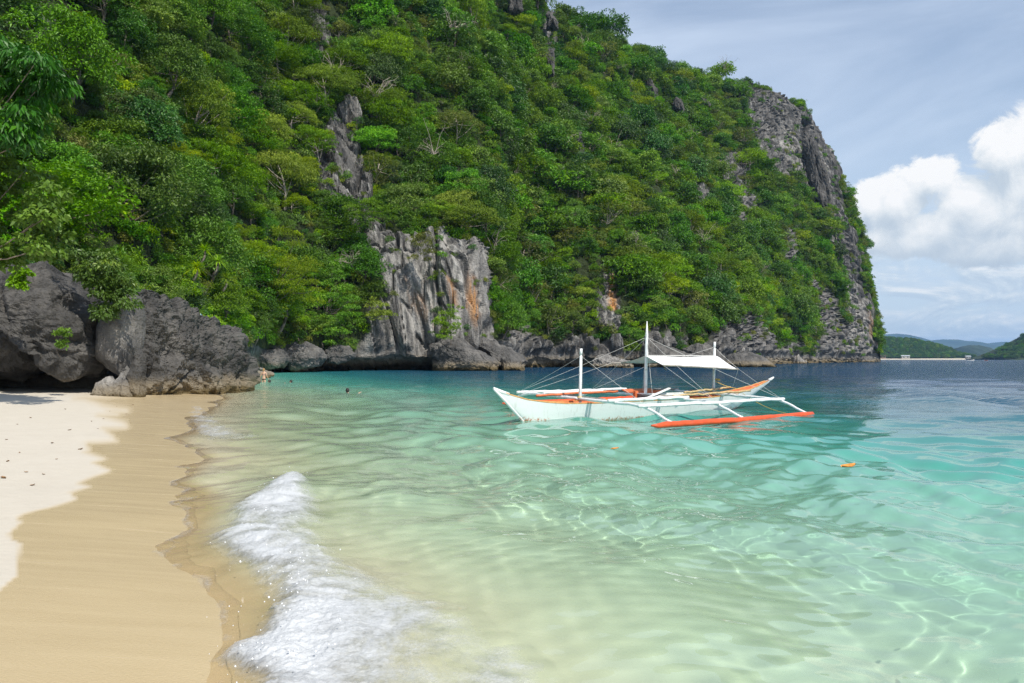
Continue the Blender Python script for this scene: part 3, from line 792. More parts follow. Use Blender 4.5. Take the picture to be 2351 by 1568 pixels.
def build_rocks():
    rn = M['rock_near']
    rock('overhanging_boulder', C5([(-1300, 420), (-900, 250), (-500, 240), (-200, 250), (0, 320), (180, 290), (300, 300), (420, 430), (560, 500), (620, 600), (710, 690), (745, 790), (745, 1030), (670, 1110), (545, 1155), (480, 1075), (440, 985), (300, 1065), (0, 1165), (-500, 1200), (-1000, 1250), (-1300, 1200)]),
         31.5, 2.6, rn, 'huge dark grey boulder overhanging a low black cave at the beach edge', lean=0.15, amp=0.34, wl=1.5, seed=1, n=320, rings=46, centre=(60, 740), back=2.0)
    rock('cave_wall', C5([(-1400, 900), (-200, 800), (600, 900), (860, 1080), (1000, 1200), (1000, 1420), (300, 1450), (-1400, 1450)]), 36.5, 1.4, rn, 'dark back wall of the low cave under the overhanging boulder', lean=-0.3, amp=0.35, seed=2, n=110, rings=20, cat='rock wall')
    rock('grey_slab', C5([(780, 560), (900, 545), (1035, 555), (1075, 700), (1075, 950), (1040, 1130), (1000, 1200), (900, 1160), (790, 1060), (770, 800)]), 32.2, 1.1, M['rock_slab'], 'upright grey rock slab wedged between the two big dark boulders', lean=0.12, amp=0.14, wl=2.5, seed=3, n=130, rings=26, pit=0.3)
    rock('large_boulder', C5([(1030, 505), (1070, 492), (1180, 530), (1300, 590), (1480, 680), (1620, 720), (1720, 790), (1830, 860), (1870, 950), (1945, 1100), (1970, 1200), (1945, 1280), (1870, 1335), (1790, 1372), (1500, 1385), (1430, 1420), (1200, 1420), (1120, 1370), (1060, 1330), (1050, 1240), (1075, 1120), (1098, 1000), (1115, 900), (1105, 760), (1060, 640)]),
         32.4, 2.0, rn, 'large pitted dark boulder whose foot stands in the shallow water', lean=0.22, amp=0.36, wl=1.25, seed=4, n=330, rings=66, Dr=41, centre=(430, 800))
    rock('split_rock', C5([(1010, 1130), (1040, 1010), (1075, 960), (1110, 1010), (1120, 1200), (1120, 1390), (1050, 1370), (1010, 1250)]), 31.2, 0.5, rn, 'narrow leaning rock fin at the left foot of the pitted boulder', lean=0.1, amp=0.12, wl=1.0, seed=8, n=80, rings=18)
    rock('pale_rock', C5([(700, 1340), (735, 1235), (830, 1172), (880, 1220), (905, 1280), (880, 1350), (760, 1360)]), 30.6, 0.45, M['rock_tan'], 'small pale tan rock on the sand beside the cave mouth', lean=0.5, amp=0.1, wl=0.8, seed=5, n=90, rings=20, pit=0.4)
    rock('pale_rock', C5([(860, 1340), (890, 1210), (940, 1100), (1010, 1160), (1040, 1250), (1050, 1370), (940, 1375)]), 31.0, 0.6, M['rock_tan'], 'pointed tan rock leaning under the upright grey slab', lean=0.4, amp=0.12, wl=0.9, seed=6, n=90, rings=20, pit=0.4)
    rc = M['rock_coast']
    rock('fallen_boulder', C6([(1505, 1240), (1580, 1168), (1690, 1150), (1790, 1210), (1850, 1290), (1960, 1310), (2055, 1375), (2040, 1440), (1700, 1450), (1530, 1450)]), 114, 4.0, rc, 'wedge-shaped grey boulder at the cliff foot, in front of the orange-stained rock', lean=0.5, amp=0.7, wl=4, seed=11, n=160, rings=36, pit=0.5, stretch=(1, 1, 1.6), back=1.5)
    rock('fallen_boulder', C6([(1760, 1160), (1900, 1125), (2000, 1180), (2120, 1250), (2275, 1355), (2245, 1440), (2060, 1440), (1950, 1310), (1840, 1250)]), 119, 3.5, rc, 'long slanting grey boulder ending in a point beside the wedge-shaped one', lean=0.5, amp=0.7, wl=4, seed=12, n=150, rings=30, pit=0.5, stretch=(1, 1, 1.6), centre=(1120, 800), back=1.5)
    rock('fallen_boulder', C6([(2060, 1330), (2120, 1300), (2200, 1340), (2240, 1440), (2070, 1440)]), 115, 2.0, rc, 'small cracked boulder at the tip of the slanting one', lean=0.4, amp=0.4, wl=3, seed=13, n=80, rings=20)
    rock('shore_rock', C7([(440, 605), (470, 555), (550, 528), (620, 548), (700, 590), (720, 625), (600, 632), (460, 630)]), 152, 4.0, M['rock_tan'], 'low pale rock at the waterline beyond the boat, between its two front masts', lean=0.9, amp=0.8, wl=4, seed=14, n=110, rings=24)
    rock('shore_slab', C7([(790, 560), (800, 490), (830, 448), (900, 452), (1000, 495), (1090, 540), (1240, 560), (1260, 600), (1000, 620), (800, 620)]), 158, 5.0, rc, 'smooth dark slab rising directly behind the white boat canopy', lean=0.8, amp=0.7, wl=5, seed=15, n=130, rings=28, pit=0.3)
    rock('shore_slab', C7([(1080, 500), (1160, 480), (1250, 470), (1330, 540), (1380, 590), (1300, 620), (1120, 620)]), 166, 4.0, rc, 'dark jagged slab behind the stern mast of the boat', lean=0.8, amp=0.8, wl=4, seed=16, n=110, rings=24, pit=0.5)
    rock('shore_boulder', C7([(1305, 592), (1390, 535), (1500, 508), (1590, 540), (1640, 580), (1680, 620), (1500, 630), (1330, 622)]), 164, 6.0, M['rock_coast'], 'broad low dome of grey-brown rock at the waterline right of the canopy', lean=0.9, amp=0.6, wl=6, seed=17, n=140, rings=30, pit=0.2)
    rock('shore_rock', C7([(1660, 590), (1690, 550), (1760, 525), (1840, 560), (1875, 590), (1800, 604), (1680, 604)]), 292, 6.0, M['rock_tan'], 'small pale rock at the cliff foot midway to the headland', lean=0.8, amp=1.2, wl=6, seed=18, n=90, rings=20)
    rock('shore_rock', C7([(2010, 585), (2060, 548), (2130, 545), (2230, 575), (2210, 596), (2050, 596)]), 395, 7.0, M['rock_tan'], 'flat pale rock at the foot of the headland', lean=0.8, amp=1.2, wl=6, seed=19, n=90, rings=20)
    rock('shore_boulder', C7([(2150, 560), (2165, 505), (2220, 530), (2290, 565), (2305, 595), (2200, 596)]), 404, 8.0, rc, 'dark sloping rock at the very tip of the headland', lean=0.6, amp=1.4, wl=7, seed=20, n=90, rings=20, pit=0.4)
    rock('hanging_rock', C6([(85, 1300), (180, 1250), (300, 1275), (345, 1340), (320, 1385), (250, 1400), (180, 1385), (110, 1380)]), 95, 2.6, rc, 'grey rock lobe over the water behind the standing person', lean=0.3, amp=0.5, wl=2.6, seed=91, n=120, rings=26, pit=0.6, cat='rock', back=2.0)
    rock('hanging_rock', C6([(335, 1330), (400, 1250), (520, 1225), (620, 1260), (650, 1330), (590, 1400), (480, 1445), (430, 1440), (400, 1385)]), 100, 3.0, M['rock_slab'], 'pale undercut rock lobe left of the dark sea cave', lean=0.3, amp=0.5, wl=2.6, seed=92, n=130, rings=28, pit=0.6, cat='rock', back=2.0)
    rock('hanging_rock', C6([(640, 1280), (740, 1230), (850, 1255), (900, 1310), (840, 1350), (720, 1375), (650, 1350)]), 107, 2.6, rc, 'flat grey rock lip at the left end of the sea cave', lean=0.3, amp=0.5, wl=2.6, seed=93, n=110, rings=24, pit=0.6, cat='rock', back=2.0)
    # heap of stones behind the large boulder
    r = np.random.default_rng(21)
    for i in range(16):
        u = r.uniform(582, 624); top = np.interp(u, [580, 600, 626], [838, 846, 862])
        vv = r.uniform(top, 866); w = r.uniform(5, 9)
        D = 74 - (vv - 838) * 0.22
        th = np.linspace(0, 2 * math.pi, 9)[:-1]; rr = w * r.uniform(0.7, 1.1, 8)
        rock('heap_stone', [(u + a * math.cos(k), vv + 0.62 * a * math.sin(k)) for k, a in zip(th, rr)], D, 0.2, M['rock_tan'],
             'brown stone in the small heap behind the pitted boulder', lean=0.2, amp=0.06, wl=0.7, seed=30 + i, n=26, rings=7, group='stones heaped behind the pitted boulder', cat='stone')
    # bare teeth of rock standing out of the forest
    sp = M['rock_spire']
    T = [([(1487, 262), (1488, 200), (1494, 170), (1506, 200), (1522, 240), (1530, 265)], 316, 'sharp dark rock tooth high on the ridge below the skyline'),
         ([(1258, 62), (1255, 20), (1262, 18), (1275, 50), (1280, 66)], 262, 'thin dark rock blade near the top of the hill'),
         ([(1170, 30), (1168, -8), (1180, -20), (1196, -4), (1196, 26)], 242, 'dark rock teeth at the upper edge of the hill'),
         ([(1255, 168), (1252, 120), (1268, 112), (1272, 140), (1270, 170)], 246, 'short dark rock tooth among the upper trees'),
         ([(1320, 352), (1318, 300), (1332, 290), (1344, 330), (1350, 420), (1330, 400)], 218, 'grey rock pillar in the middle of the forest slope'),
         ([(1600, 505), (1600, 440), (1610, 425), (1618, 470), (1618, 508)], 262, 'slender dark pillar on the lower right slope'),
         ([(1548, 250), (1552, 222), (1562, 232), (1570, 260)], 335, 'small dark rock tooth right of the sharp one'),
         ([(1600, 245), (1606, 218), (1620, 225), (1632, 250)], 352, 'low pair of dark rock teeth below the ridge trees'),
         ([(1886, 490), (1872, 400), (1862, 310), (1868, 288), (1884, 300), (1908, 400), (1918, 480), (1900, 500)], 384, 'tall pale-edged rock fin standing beside the dark cleft of the headland'),
         ([(1560, 345), (1575, 335), (1600, 400), (1612, 440), (1596, 430)], 290, 'leaning dark rock rib on the right slope'),
         ([(1716, 360), (1712, 240), (1730, 205), (1770, 225), (1800, 300), (1800, 380), (1760, 375)], 398, 'broad grey rock face high on the headland'),
         ]
    for i, (o, D, lab) in enumerate(T):
        k = D / 300
        rock('rock_pinnacle', o, D - 5 * k, 2.6 * k, sp if i != 10 else M['rock_coast'], lab, lean=0.25, amp=1.3 * k, wl=2.6 * k, seed=50 + i, n=110, rings=26, pit=0.6, stretch=(1, 1, 0.28), cat='rock', back=2.0)


build_rocks()

# ------------------------------------------------------------------ trees
def leaf_cloud(name, clumps, per, size, mat, rng, flat=0.6, aspect=0.5, droop=0.3, hang=0.0, spread=0.5, ref=0.9):
    """leaf-sized folded faces set over many small clumps; clumps rows are x,y,z,r"""
    P = []; T = []; N = []; TI = []; S = []
    for (x, y, z, rc) in clumps:
        n = max(6, int(per * rng.uniform(0.7, 1.3) * (rc / ref) ** 1.6)); d = rng.normal(size=(n, 3)); d[:, 2] = np.abs(d[:, 2]) * 0.9 - 0.28; d /= np.linalg.norm(d, axis=1, keepdims=True)
        rr = rc * (0.55 + 0.5 * rng.random(n) ** 0.6)[:, None]
        p = np.array([x, y, z]) + d * rr * np.array([1, 1, flat])
        nn = d * 0.55 + np.array([0, 0, 0.75]) + rng.normal(size=(n, 3)) * spread
        t = d * np.array([1, 1, 0.25]) + rng.normal(size=(n, 3)) * 0.55; t[:, 2] -= droop + hang * rng.random(n)
        base = rng.random() * 0.6
        P.append(p); T.append(t); N.append(nn); TI.append(np.clip(base + 0.35 * rng.random(n) + 0.15 * d[:, 2], 0, 1)); S.append(size * rng.uniform(0.65, 1.3, n))
    P = np.concatenate(P); T = np.concatenate(T); N = np.concatenate(N); TI = np.concatenate(TI); S = np.concatenate(S)[:, None]
    T /= np.linalg.norm(T, axis=1, keepdims=True); N -= (N * T).sum(1, keepdims=True) * T; N /= np.linalg.norm(N, axis=1, keepdims=True) + 1e-9
    B = np.cross(N, T)
    n = len(P)
    v = np.empty((n, 4, 3)); v[:, 0] = P; v[:, 1] = P + T * S * 0.45 + B * S * aspect * 0.5 + N * S * 0.10
    v[:, 2] = P + T * S; v[:, 2, 2] -= (S * 0.12)[:, 0]; v[:, 3] = P + T * S * 0.45 - B * S * aspect * 0.5 + N * S * 0.10
    i = np.arange(n)[:, None] * 4
    f = np.concatenate([i + np.array([0, 1, 2]), i + np.array([0, 2, 3])])
    return v.reshape(-1, 3), f, np.repeat(TI, 4), mat


def crown_clumps(R, Hh, z0, n, rc, rng, layered=0.0, low=0.1):
    c = []
    while len(c) < n:
        d = rng.normal(size=3); d /= np.linalg.norm(d)
        if d[2] < -low - 0.25 * rng.random(): continue
        k = rng.uniform(0.45, 1.0) ** 0.6
        irr = 0.78 + 0.5 * math.sin(3.1 * math.atan2(d[1], d[0]) + n) * 0.35 + 0.25 * rng.random()
        p = np.array([d[0] * R * k * irr, d[1] * R * k * irr, z0 + d[2] * Hh * k * (0.85 + 0.3 * rng.random())])
        if layered: p[2] = z0 + round((p[2] - z0) / layered) * layered + rng.normal() * 0.08
        c.append((*p, rc * rng.uniform(0.65, 1.35)))
    return c


def wood(mb, base, top, clumps, r0, rng, limbs=9, sides=6):
    base = np.array(base, float); top = np.array(top, float)
    t = np.linspace(0, 1, 7)[:, None]
    mid = rng.normal(size=3) * 0.25; mid[2] = 0
    path = base * (1 - t) + top * t + np.sin(t * math.pi) * mid
    mb.tube(path, r0 * (1 - 0.72 * t[:, 0]), sides)
    for (x, y, z, rc) in [clumps[i] for i in rng.choice(len(clumps), min(limbs, len(clumps)), replace=False)]:
        e = np.array([x, y, z]); k = rng.uniform(0.35, 0.9); s = base * (1 - k) + top * k + math.sin(k * math.pi) * mid
        c = (s + e) / 2 + np.array([0, 0, -0.18 * np.linalg.norm(e - s)]) + rng.normal(size=3) * 0.12
        tt = np.linspace(0, 1, 5)[:, None]
        pts = s * (1 - tt) ** 2 + c * 2 * tt * (1 - tt) + e * tt ** 2
        mb.tube(pts, r0 * 0.30 * (1 - 0.75 * tt[:, 0]), 4, cap=False)


KINDS = ['leaf_broad', 'leaf_lime', 'leaf_dark', 'leaf_olive', 'leaf_fresh']
LOOK = ['green broad-leaved', 'yellow-green feathery', 'dark glossy-leaved', 'dull olive', 'fresh bright green']


def make_proto(kind, fine, rng):
    """crown and trunk meshes, about 6 m wide; base of the trunk at the origin"""
    R = [2.9, 3.2, 2.5, 3.0, 2.8][kind]; Hh = [2.2, 1.7, 2.5, 1.9, 2.1][kind]; z0 = [2.8, 3.3, 2.5, 2.9, 2.7][kind]
    n = [46, 52, 46, 38, 44][kind]; rc = [0.85, 0.78, 0.8, 0.75, 0.9][kind]; lay = [0, 0.55, 0, 0.4, 0.0][kind]
    if fine: n = int(n * 1.5); rc *= 0.82
    cl = crown_clumps(R, Hh, z0, n, rc, rng, lay, 0.35)
    per = (165 if fine else 62) * (0.62 if kind == 3 else 1); size = (0.21 if fine else 0.36)
    v, f, ti, _ = leaf_cloud('crown', cl, per, size, None, rng, [0.72, 0.5, 0.75, 0.6, 0.7][kind], [0.5, 0.36, 0.5, 0.42, 0.55][kind], [0.3, 0.45, 0.35, 0.2, 0.3][kind])
    crown = mesh_np('crown', v, f, False, {'tint': ti}, [M[KINDS[kind]]])
    mb = MB(); bark = M['bark_pale'] if kind in (3, 1) else M['bark']
    wood(mb, (0, 0, -0.8), (rng.normal() * 0.4, rng.normal() * 0.4, z0 + Hh * 0.35), cl, 0.17, rng, 16 if kind == 3 else 9)
    return crown, mb.mesh('trunk', bark)


def join_mesh(name, a, b):
    """crown + trunk in one mesh (for the mass of far trees)"""
    def arr(me):
        v = np.empty(len(me.vertices) * 3, np.float32); me.vertices.foreach_get('co', v)
        me.calc_loop_triangles(); t = np.empty(len(me.loop_triangles) * 3, np.int32); me.loop_triangles.foreach_get('vertices', t)
        return v.reshape(-1, 3), t.reshape(-1, 3)
    va, fa = arr(a); vb, fb = arr(b)
    ti = np.empty(len(va), np.float32); a.attributes['tint'].data.foreach_get('value', ti)
    return mesh_np(name, np.concatenate([va, vb]), np.concatenate([fa, fb + len(va)]), False, {'tint': np.concatenate([ti, np.zeros(len(vb))])},
                   [a.materials[0], b.materials[0]], np.concatenate([np.zeros(len(fa)), np.ones(len(fb))]))


rp = np.random.default_rng(77)
PROTO = [make_proto(k % 5, False, rp) for k in range(10)]
FINE = [make_proto(k % 5, True, rp) for k in range(5)]


def make_shrub(kind, rng):
    cl = crown_clumps(1.0, 0.75, 0.45, 15, 0.42, rng, 0, 0.3)
    v, f, ti, _ = leaf_cloud('foliage', cl, 120, 0.24, None, rng, 0.7, 0.45, 0.35)
    return mesh_np('foliage', v, f, False, {'tint': ti}, [M[KINDS[kind]]])


SHRUB = [make_shrub(k, rp) for k in (0, 1, 2, 3, 4, 0)]


def dead_branches(rng):
    mb = MB()
    for i in range(11):
        a = rng.uniform(0, 6.28); L = rng.uniform(1.0, 2.2); e = np.array([math.cos(a) * L, math.sin(a) * L, L * rng.uniform(0.5, 1.3)])
        t = np.linspace(0, 1, 6)[:, None]; w = rng.normal(size=(6, 3)) * 0.09; w[0] = 0
        p = e * t + w + np.array([0, 0, 0.3]) * np.sin(t * 3.1)
        mb.tube(p, 0.035 * (1 - 0.8 * t[:, 0]) + 0.006, 4, cap=False)
        for j in range(3):
            k = rng.integers(2, 6); q = p[k] + np.linspace(0, 1, 4)[:, None] * (rng.normal(size=3) * 0.45)
            mb.tube(q, np.linspace(0.014, 0.004, 4), 3, cap=False)
    return mb.mesh('dead_twigs', M['bark_pale'])


def scatter(name, pts, rots, scl, idx, meshes, **props):
    """one object: meshes set on points by geometry nodes"""
    c = bpy.data.collections.new(name + '_kinds')
    for i, me in enumerate(meshes): c.objects.link(bpy.data.objects.new('%s_kind_%02d' % (name, i), me))
    me = bpy.data.meshes.new(name); me.vertices.add(len(pts)); me.vertices.foreach_set('co', np.asarray(pts, np.float32).ravel())
    for n, t, a, k in (('rot', 'FLOAT_VECTOR', rots, 'vector'), ('scl', 'FLOAT_VECTOR', scl, 'vector'), ('idx', 'INT', idx, 'value')):
        at = me.attributes.new(n, t, 'POINT'); at.data.foreach_set(k, np.asarray(a, np.int32 if t == 'INT' else np.float32).ravel())
    ng = bpy.data.node_groups.new(name, 'GeometryNodeTree')
    ng.interface.new_socket('Geometry', in_out='INPUT', socket_type='NodeSocketGeometry'); ng.interface.new_socket('Geometry', in_out='OUTPUT', socket_type='NodeSocketGeometry')
    N = ng.nodes; gi = N.new('NodeGroupInput'); go = N.new('NodeGroupOutput'); ip = N.new('GeometryNodeInstanceOnPoints'); ci = N.new('GeometryNodeCollectionInfo')
    ci.inputs['Collection'].default_value = c; ci.inputs['Separate Children'].default_value = True; ci.inputs['Reset Children'].default_value = True
    def named(n, t):
        x = N.new('GeometryNodeInputNamedAttribute'); x.data_type = t; x.inputs[0].default_value = n; return x.outputs[0]
    L = ng.links; L.new(gi.outputs[0], ip.inputs['Points']); L.new(ci.outputs[0], ip.inputs['Instance']); ip.inputs['Pick Instance'].default_value = True
    L.new(named('idx', 'INT'), ip.inputs['Instance Index'])
    e2r = N.new('FunctionNodeEulerToRotation'); L.new(named('rot', 'FLOAT_VECTOR'), e2r.inputs[0]); L.new(e2r.outputs[0], ip.inputs['Rotation'])
    L.new(named('scl', 'FLOAT_VECTOR'), ip.inputs['Scale']); L.new(ip.outputs[0], go.inputs[0])
    o = link(name, me, **props); md = o.modifiers.new('scatter', 'NODES'); md.node_group = ng
    return o


def put_tree(kind_pair, loc, scale, rz, tilt, label, group, cat='tree', name='jungle_tree'):
    e = empty(name, loc, rz, label=label, category=cat)
    if group: e['group'] = group
    e.rotation_euler = (tilt[0], tilt[1], rz); e.scale = scale
    link('crown', kind_pair[0], e); link('trunk', kind_pair[1], e)
    return e


def build_forest():
    v = ISL['v']; m, n = v.shape[:2]; rng = np.random.default_rng(202)
    a = v[:-1, :-1]; b = v[:-1, 1:]; c = v[1:, 1:]; d = v[1:, :-1]
    nrm = np.cross(c - a, d - b); area = 0.5 * np.linalg.norm(nrm, axis=-1); nrm /= np.linalg.norm(nrm, axis=-1, keepdims=True) + 1e-9
    nrm = np.where((nrm[..., 1:2] > 0) & (nrm[..., 2:3] < 0.2), -nrm, nrm)
    ts = ISL['ts'][:-1, None] + 0 * area; pu = ISL['pu'][:-1, :-1]; pv = ISL['pv'][:-1, :-1]; bare = ISL['bare'][:-1, :-1]
    D = a[..., 1]
    ok = (ts > 0.075) & (ts < 1.10) & (pu > -420) & (pu < 2018) & (pv > -170) & (a[..., 2] > 1.5)
    def sample(spacing, mind, keep):
        w = (area / spacing ** 2 * ok * keep).ravel(); tot = w.sum(); k = rng.choice(w.size, int(tot * 1.5), p=w / tot)
        i, j = np.unravel_index(k, area.shape); s = rng.random((len(k), 2))
        p = a[i, j] * ((1 - s[:, :1]) * (1 - s[:, 1:])) + b[i, j] * (s[:, :1] * (1 - s[:, 1:])) + c[i, j] * (s[:, :1] * s[:, 1:]) + d[i, j] * ((1 - s[:, :1]) * s[:, 1:])
        cell = {}; sel = []
        for q in range(len(k)):
            md = mind[i[q], j[q]] if hasattr(mind, 'shape') else mind
            key = tuple((p[q] // 3.0).astype(int)); good = True
            for dx in (-1, 0, 1):
                for dy in (-1, 0, 1):
                    for dz in (-1, 0, 1):
                        for o in cell.get((key[0] + dx, key[1] + dy, key[2] + dz), ()):
                            if ((p[q] - o) ** 2).sum() < md * md: good = False; break
                        if not good: break
                    if not good: break
                if not good: break
            if good: cell.setdefault(key, []).append(p[q]); sel.append(q)
        sel = np.array(sel)
        return p[sel], i[sel], j[sel]
    sp = np.interp(D, [40, 110, 250, 420], [3.1, 3.1, 4.0, 4.5])
    P, I, J = sample(sp, sp * 0.62, np.clip(1 - bare * 2.5, 0, 1))
    dist = P[:, 1]; uu = pu[I, J]; vv = pv[I, J]; tt = ts[I, J]
    patch = fbm(P / 26.0, 3); p2 = fbm(P / 11.0 + 30, 2)
    kind = np.where(p2 > 0.42, 3, np.where(patch > 0.22, 1, np.where(patch < -0.20, 2, np.where(p2 < -0.12, 4, 0))))
    rnd = rng.random(len(P)); kind = np.where(rnd < 0.16, rng.integers(0, 5, len(P)), kind)
    kind = np.where((uu < 520) & (rng.random(len(P)) < 0.5), np.where(rng.random(len(P)) < 0.5, 2, 0), kind)
    base = np.interp(dist, [40, 100, 200, 420], [0.90, 0.80, 1.0, 1.15]) * (0.42 + 1.45 * rng.random(len(P)) ** 2.1)
    base *= np.where(bare[I, J] > 0.05, 0.55, 1.0); base = np.where((tt > 0.95), base * rng.choice([0.6, 0.9, 1.25], len(P)), base)
    base = np.where((uu > 1940), base * 0.62, base)
    base = np.where(P[:, 2] < 7, np.minimum(base, 0.75), base)
    sz = np.stack([base * rng.uniform(0.85, 1.2, len(P)), base * rng.uniform(0.85, 1.2, len(P)), base * rng.uniform(0.8, 1.15, len(P))], 1)
    nn = nrm[I, J]; nn = np.where(nn[:, 1:2] > 0.3, -nn, nn)
    steep = np.clip(1 - np.abs(nn[:, 2]), 0, 1)
    P = P + nn * (0.3 * base)[:, None] * steep[:, None] - np.array([0, 0, 1.0]) * (base * np.where(steep > 0.6, 1.6, 0.5))[:, None]
    rz = rng.uniform(0, 6.28, len(P)); tx = rng.normal(size=len(P)) * 0.10 + 0.10 * steep; ty = rng.normal(size=len(P)) * 0.10
    # the three hundred that show largest are trees of their own, the rest one forest
    big = base * (1 + 0.6 * (tt > 0.97)) / dist
    inframe = (uu > 15) & (uu < 2020) & (vv > 5) & (vv < 800)
    order = np.argsort(-np.where(inframe, big, 0)); top = order[:292]
    ist = np.zeros(len(P), bool); ist[top] = True
    for q in top:
        k = int(kind[q]); u = uu[q]
        if tt[q] > 0.95 and u > 1130: reg = 'on the skyline of the hill'
        elif u < 300: reg = 'on the slope above the overhanging boulder'
        elif u < 560: reg = 'on the slope above the large pitted boulder'
        elif u < 800: reg = 'on the slope left of the bare cliff'
        elif u < 1120: reg = 'on the ledges above the bare cliff'
        elif u < 1480: reg = 'on the hillside behind the boat bow'
        else: reg = 'on the headland slope behind the canopy'
        pair = FINE[k] if dist[q] < 150 else PROTO[k + 5 * int(rz[q] > 3.1)]
        band = 'low' if vv[q] > 560 else ('high up' if vv[q] < 260 else 'midway')
        size = 'small' if base[q] < 0.8 else ('large' if base[q] > 1.1 else 'middling')
        lab = '%s %s tree %s %s' % (size, LOOK[k], band if 'skyline' not in reg else 'standing', reg)
        put_tree(pair, P[q], sz[q], rz[q], (tx[q], ty[q]), lab, '%s %s trees %s %s' % (size, LOOK[k], band if 'skyline' not in reg else 'standing', reg))
    rest = ~ist
    meshes = [join_mesh('far_tree', *p) for p in PROTO] + [join_mesh('near_tree', *p) for p in FINE]
    near = dist < 120
    idx = np.where(near, 10 + kind, kind + 5 * (rz > 3.1))
    scatter('jungle', P[rest], np.stack([tx, ty, rz], 1)[rest], sz[rest], idx[rest], meshes, kind='stuff', category='jungle', label='dense green jungle covering the whole limestone hill')
    # low growth that fills the gaps and creeps over the rock
    keep = np.where(bare > 0.5, 0.24, 1.0) * np.where(bare < 0.5, 1, np.clip(fbm(np.stack([pu / 30, pv / 30, 0 * pu + 8], -1), 3) * 4 + 0.4, 0.0, 2.2))
    sp2 = np.interp(D, [40, 110, 250, 420], [1.5, 2.0, 2.9, 3.3])
    Q, I2, J2 = sample(sp2, 0.8, keep)
    n2 = len(Q); s0 = np.interp(Q[:, 1], [40, 110, 250, 420], [0.8, 1.0, 1.6, 1.9]) * rng.uniform(0.5, 1.35, n2) * np.where(bare[I2, J2] > 0.5, 0.62, 1.0)
    nn2 = nrm[I2, J2]; nn2 = np.where(nn2[:, 1:2] > 0.3, -nn2, nn2)
    Q = Q + nn2 * (0.1 * s0)[:, None] - np.array([0, 0, 0.25]) * s0[:, None]
    scatter('undergrowth', Q, np.stack([rng.normal(size=n2) * 0.2 + 0.25, rng.normal(size=n2) * 0.2, rng.uniform(0, 6.28, n2)], 1), np.stack([s0, s0, s0 * rng.uniform(0.8, 1.3, n2)], 1),
            rng.integers(0, 6, n2), SHRUB, kind='stuff', category='undergrowth', label='low shrubs and creepers between the trees and on the rock')
    # bare pale twigs showing here and there
    k = rng.choice(len(P), 280, replace=False); k = k[dist[k] > 70]
    tw = [dead_branches(rng) for _ in range(4)]
    s3 = base[k] * rng.uniform(0.7, 1.4, len(k))
    scatter('dead_branches', P[k] + np.array([0, -1.6, 2.6]) * base[k][:, None], np.stack([0.5 + 0 * s3, 0 * s3, rng.uniform(0, 6.28, len(k))], 1), np.stack([s3] * 3, 1), rng.integers(0, 4, len(k)), tw, kind='stuff', category='branches', label='pale bare branches showing among the jungle leaves')
    print('trees', len(P), 'shrubs', n2)


build_forest()
# ------------------------------------------------------------------ plants that stand out
def tree_from(name, spots, leaf, per, size, label, base, top, r0, cat='tree', flat=0.6, aspect=0.5, droop=0.3, hang=0.0, seed=1, limbs=12, barkm='bark', part='crown'):
    """a plant whose clumps are given as (sheet u, sheet v, distance, radius)"""
    rng = np.random.default_rng(seed)
    b = V(*base); e = empty(name, b, 0, label=label, category=cat)
    cl = [(*(V(u, w, D) - b), r) for u, w, D, r in spots]
    v, f, ti, _ = leaf_cloud(part, cl, per, size, None, rng, flat, aspect, droop, hang, 0.5, np.mean([c[3] for c in cl]))
    link(part, mesh_np(part, v, f, False, {'tint': ti}, [M[leaf]]), e)
    mb = MB(); wood(mb, (0, 0, -0.3), V(*top) - b, cl, r0, rng, limbs)
    mb.build('trunk' if r0 > 0.05 else 'stem', M[barkm], e)
    return e


def spots_in(poly, n, D, r, seed, dd=0.8):
    rng = np.random.default_rng(seed); P = np.array(poly); out = []
    while len(out) < n:
        u = rng.uniform(P[:, 0].min(), P[:, 0].max()); w = rng.uniform(P[:, 1].min(), P[:, 1].max())
        if sdpoly(np.array([u]), np.array([w]), poly)[0] > 0: out.append((u, w, D + rng.uniform(-dd, dd), r * rng.uniform(0.65, 1.3)))
    return out


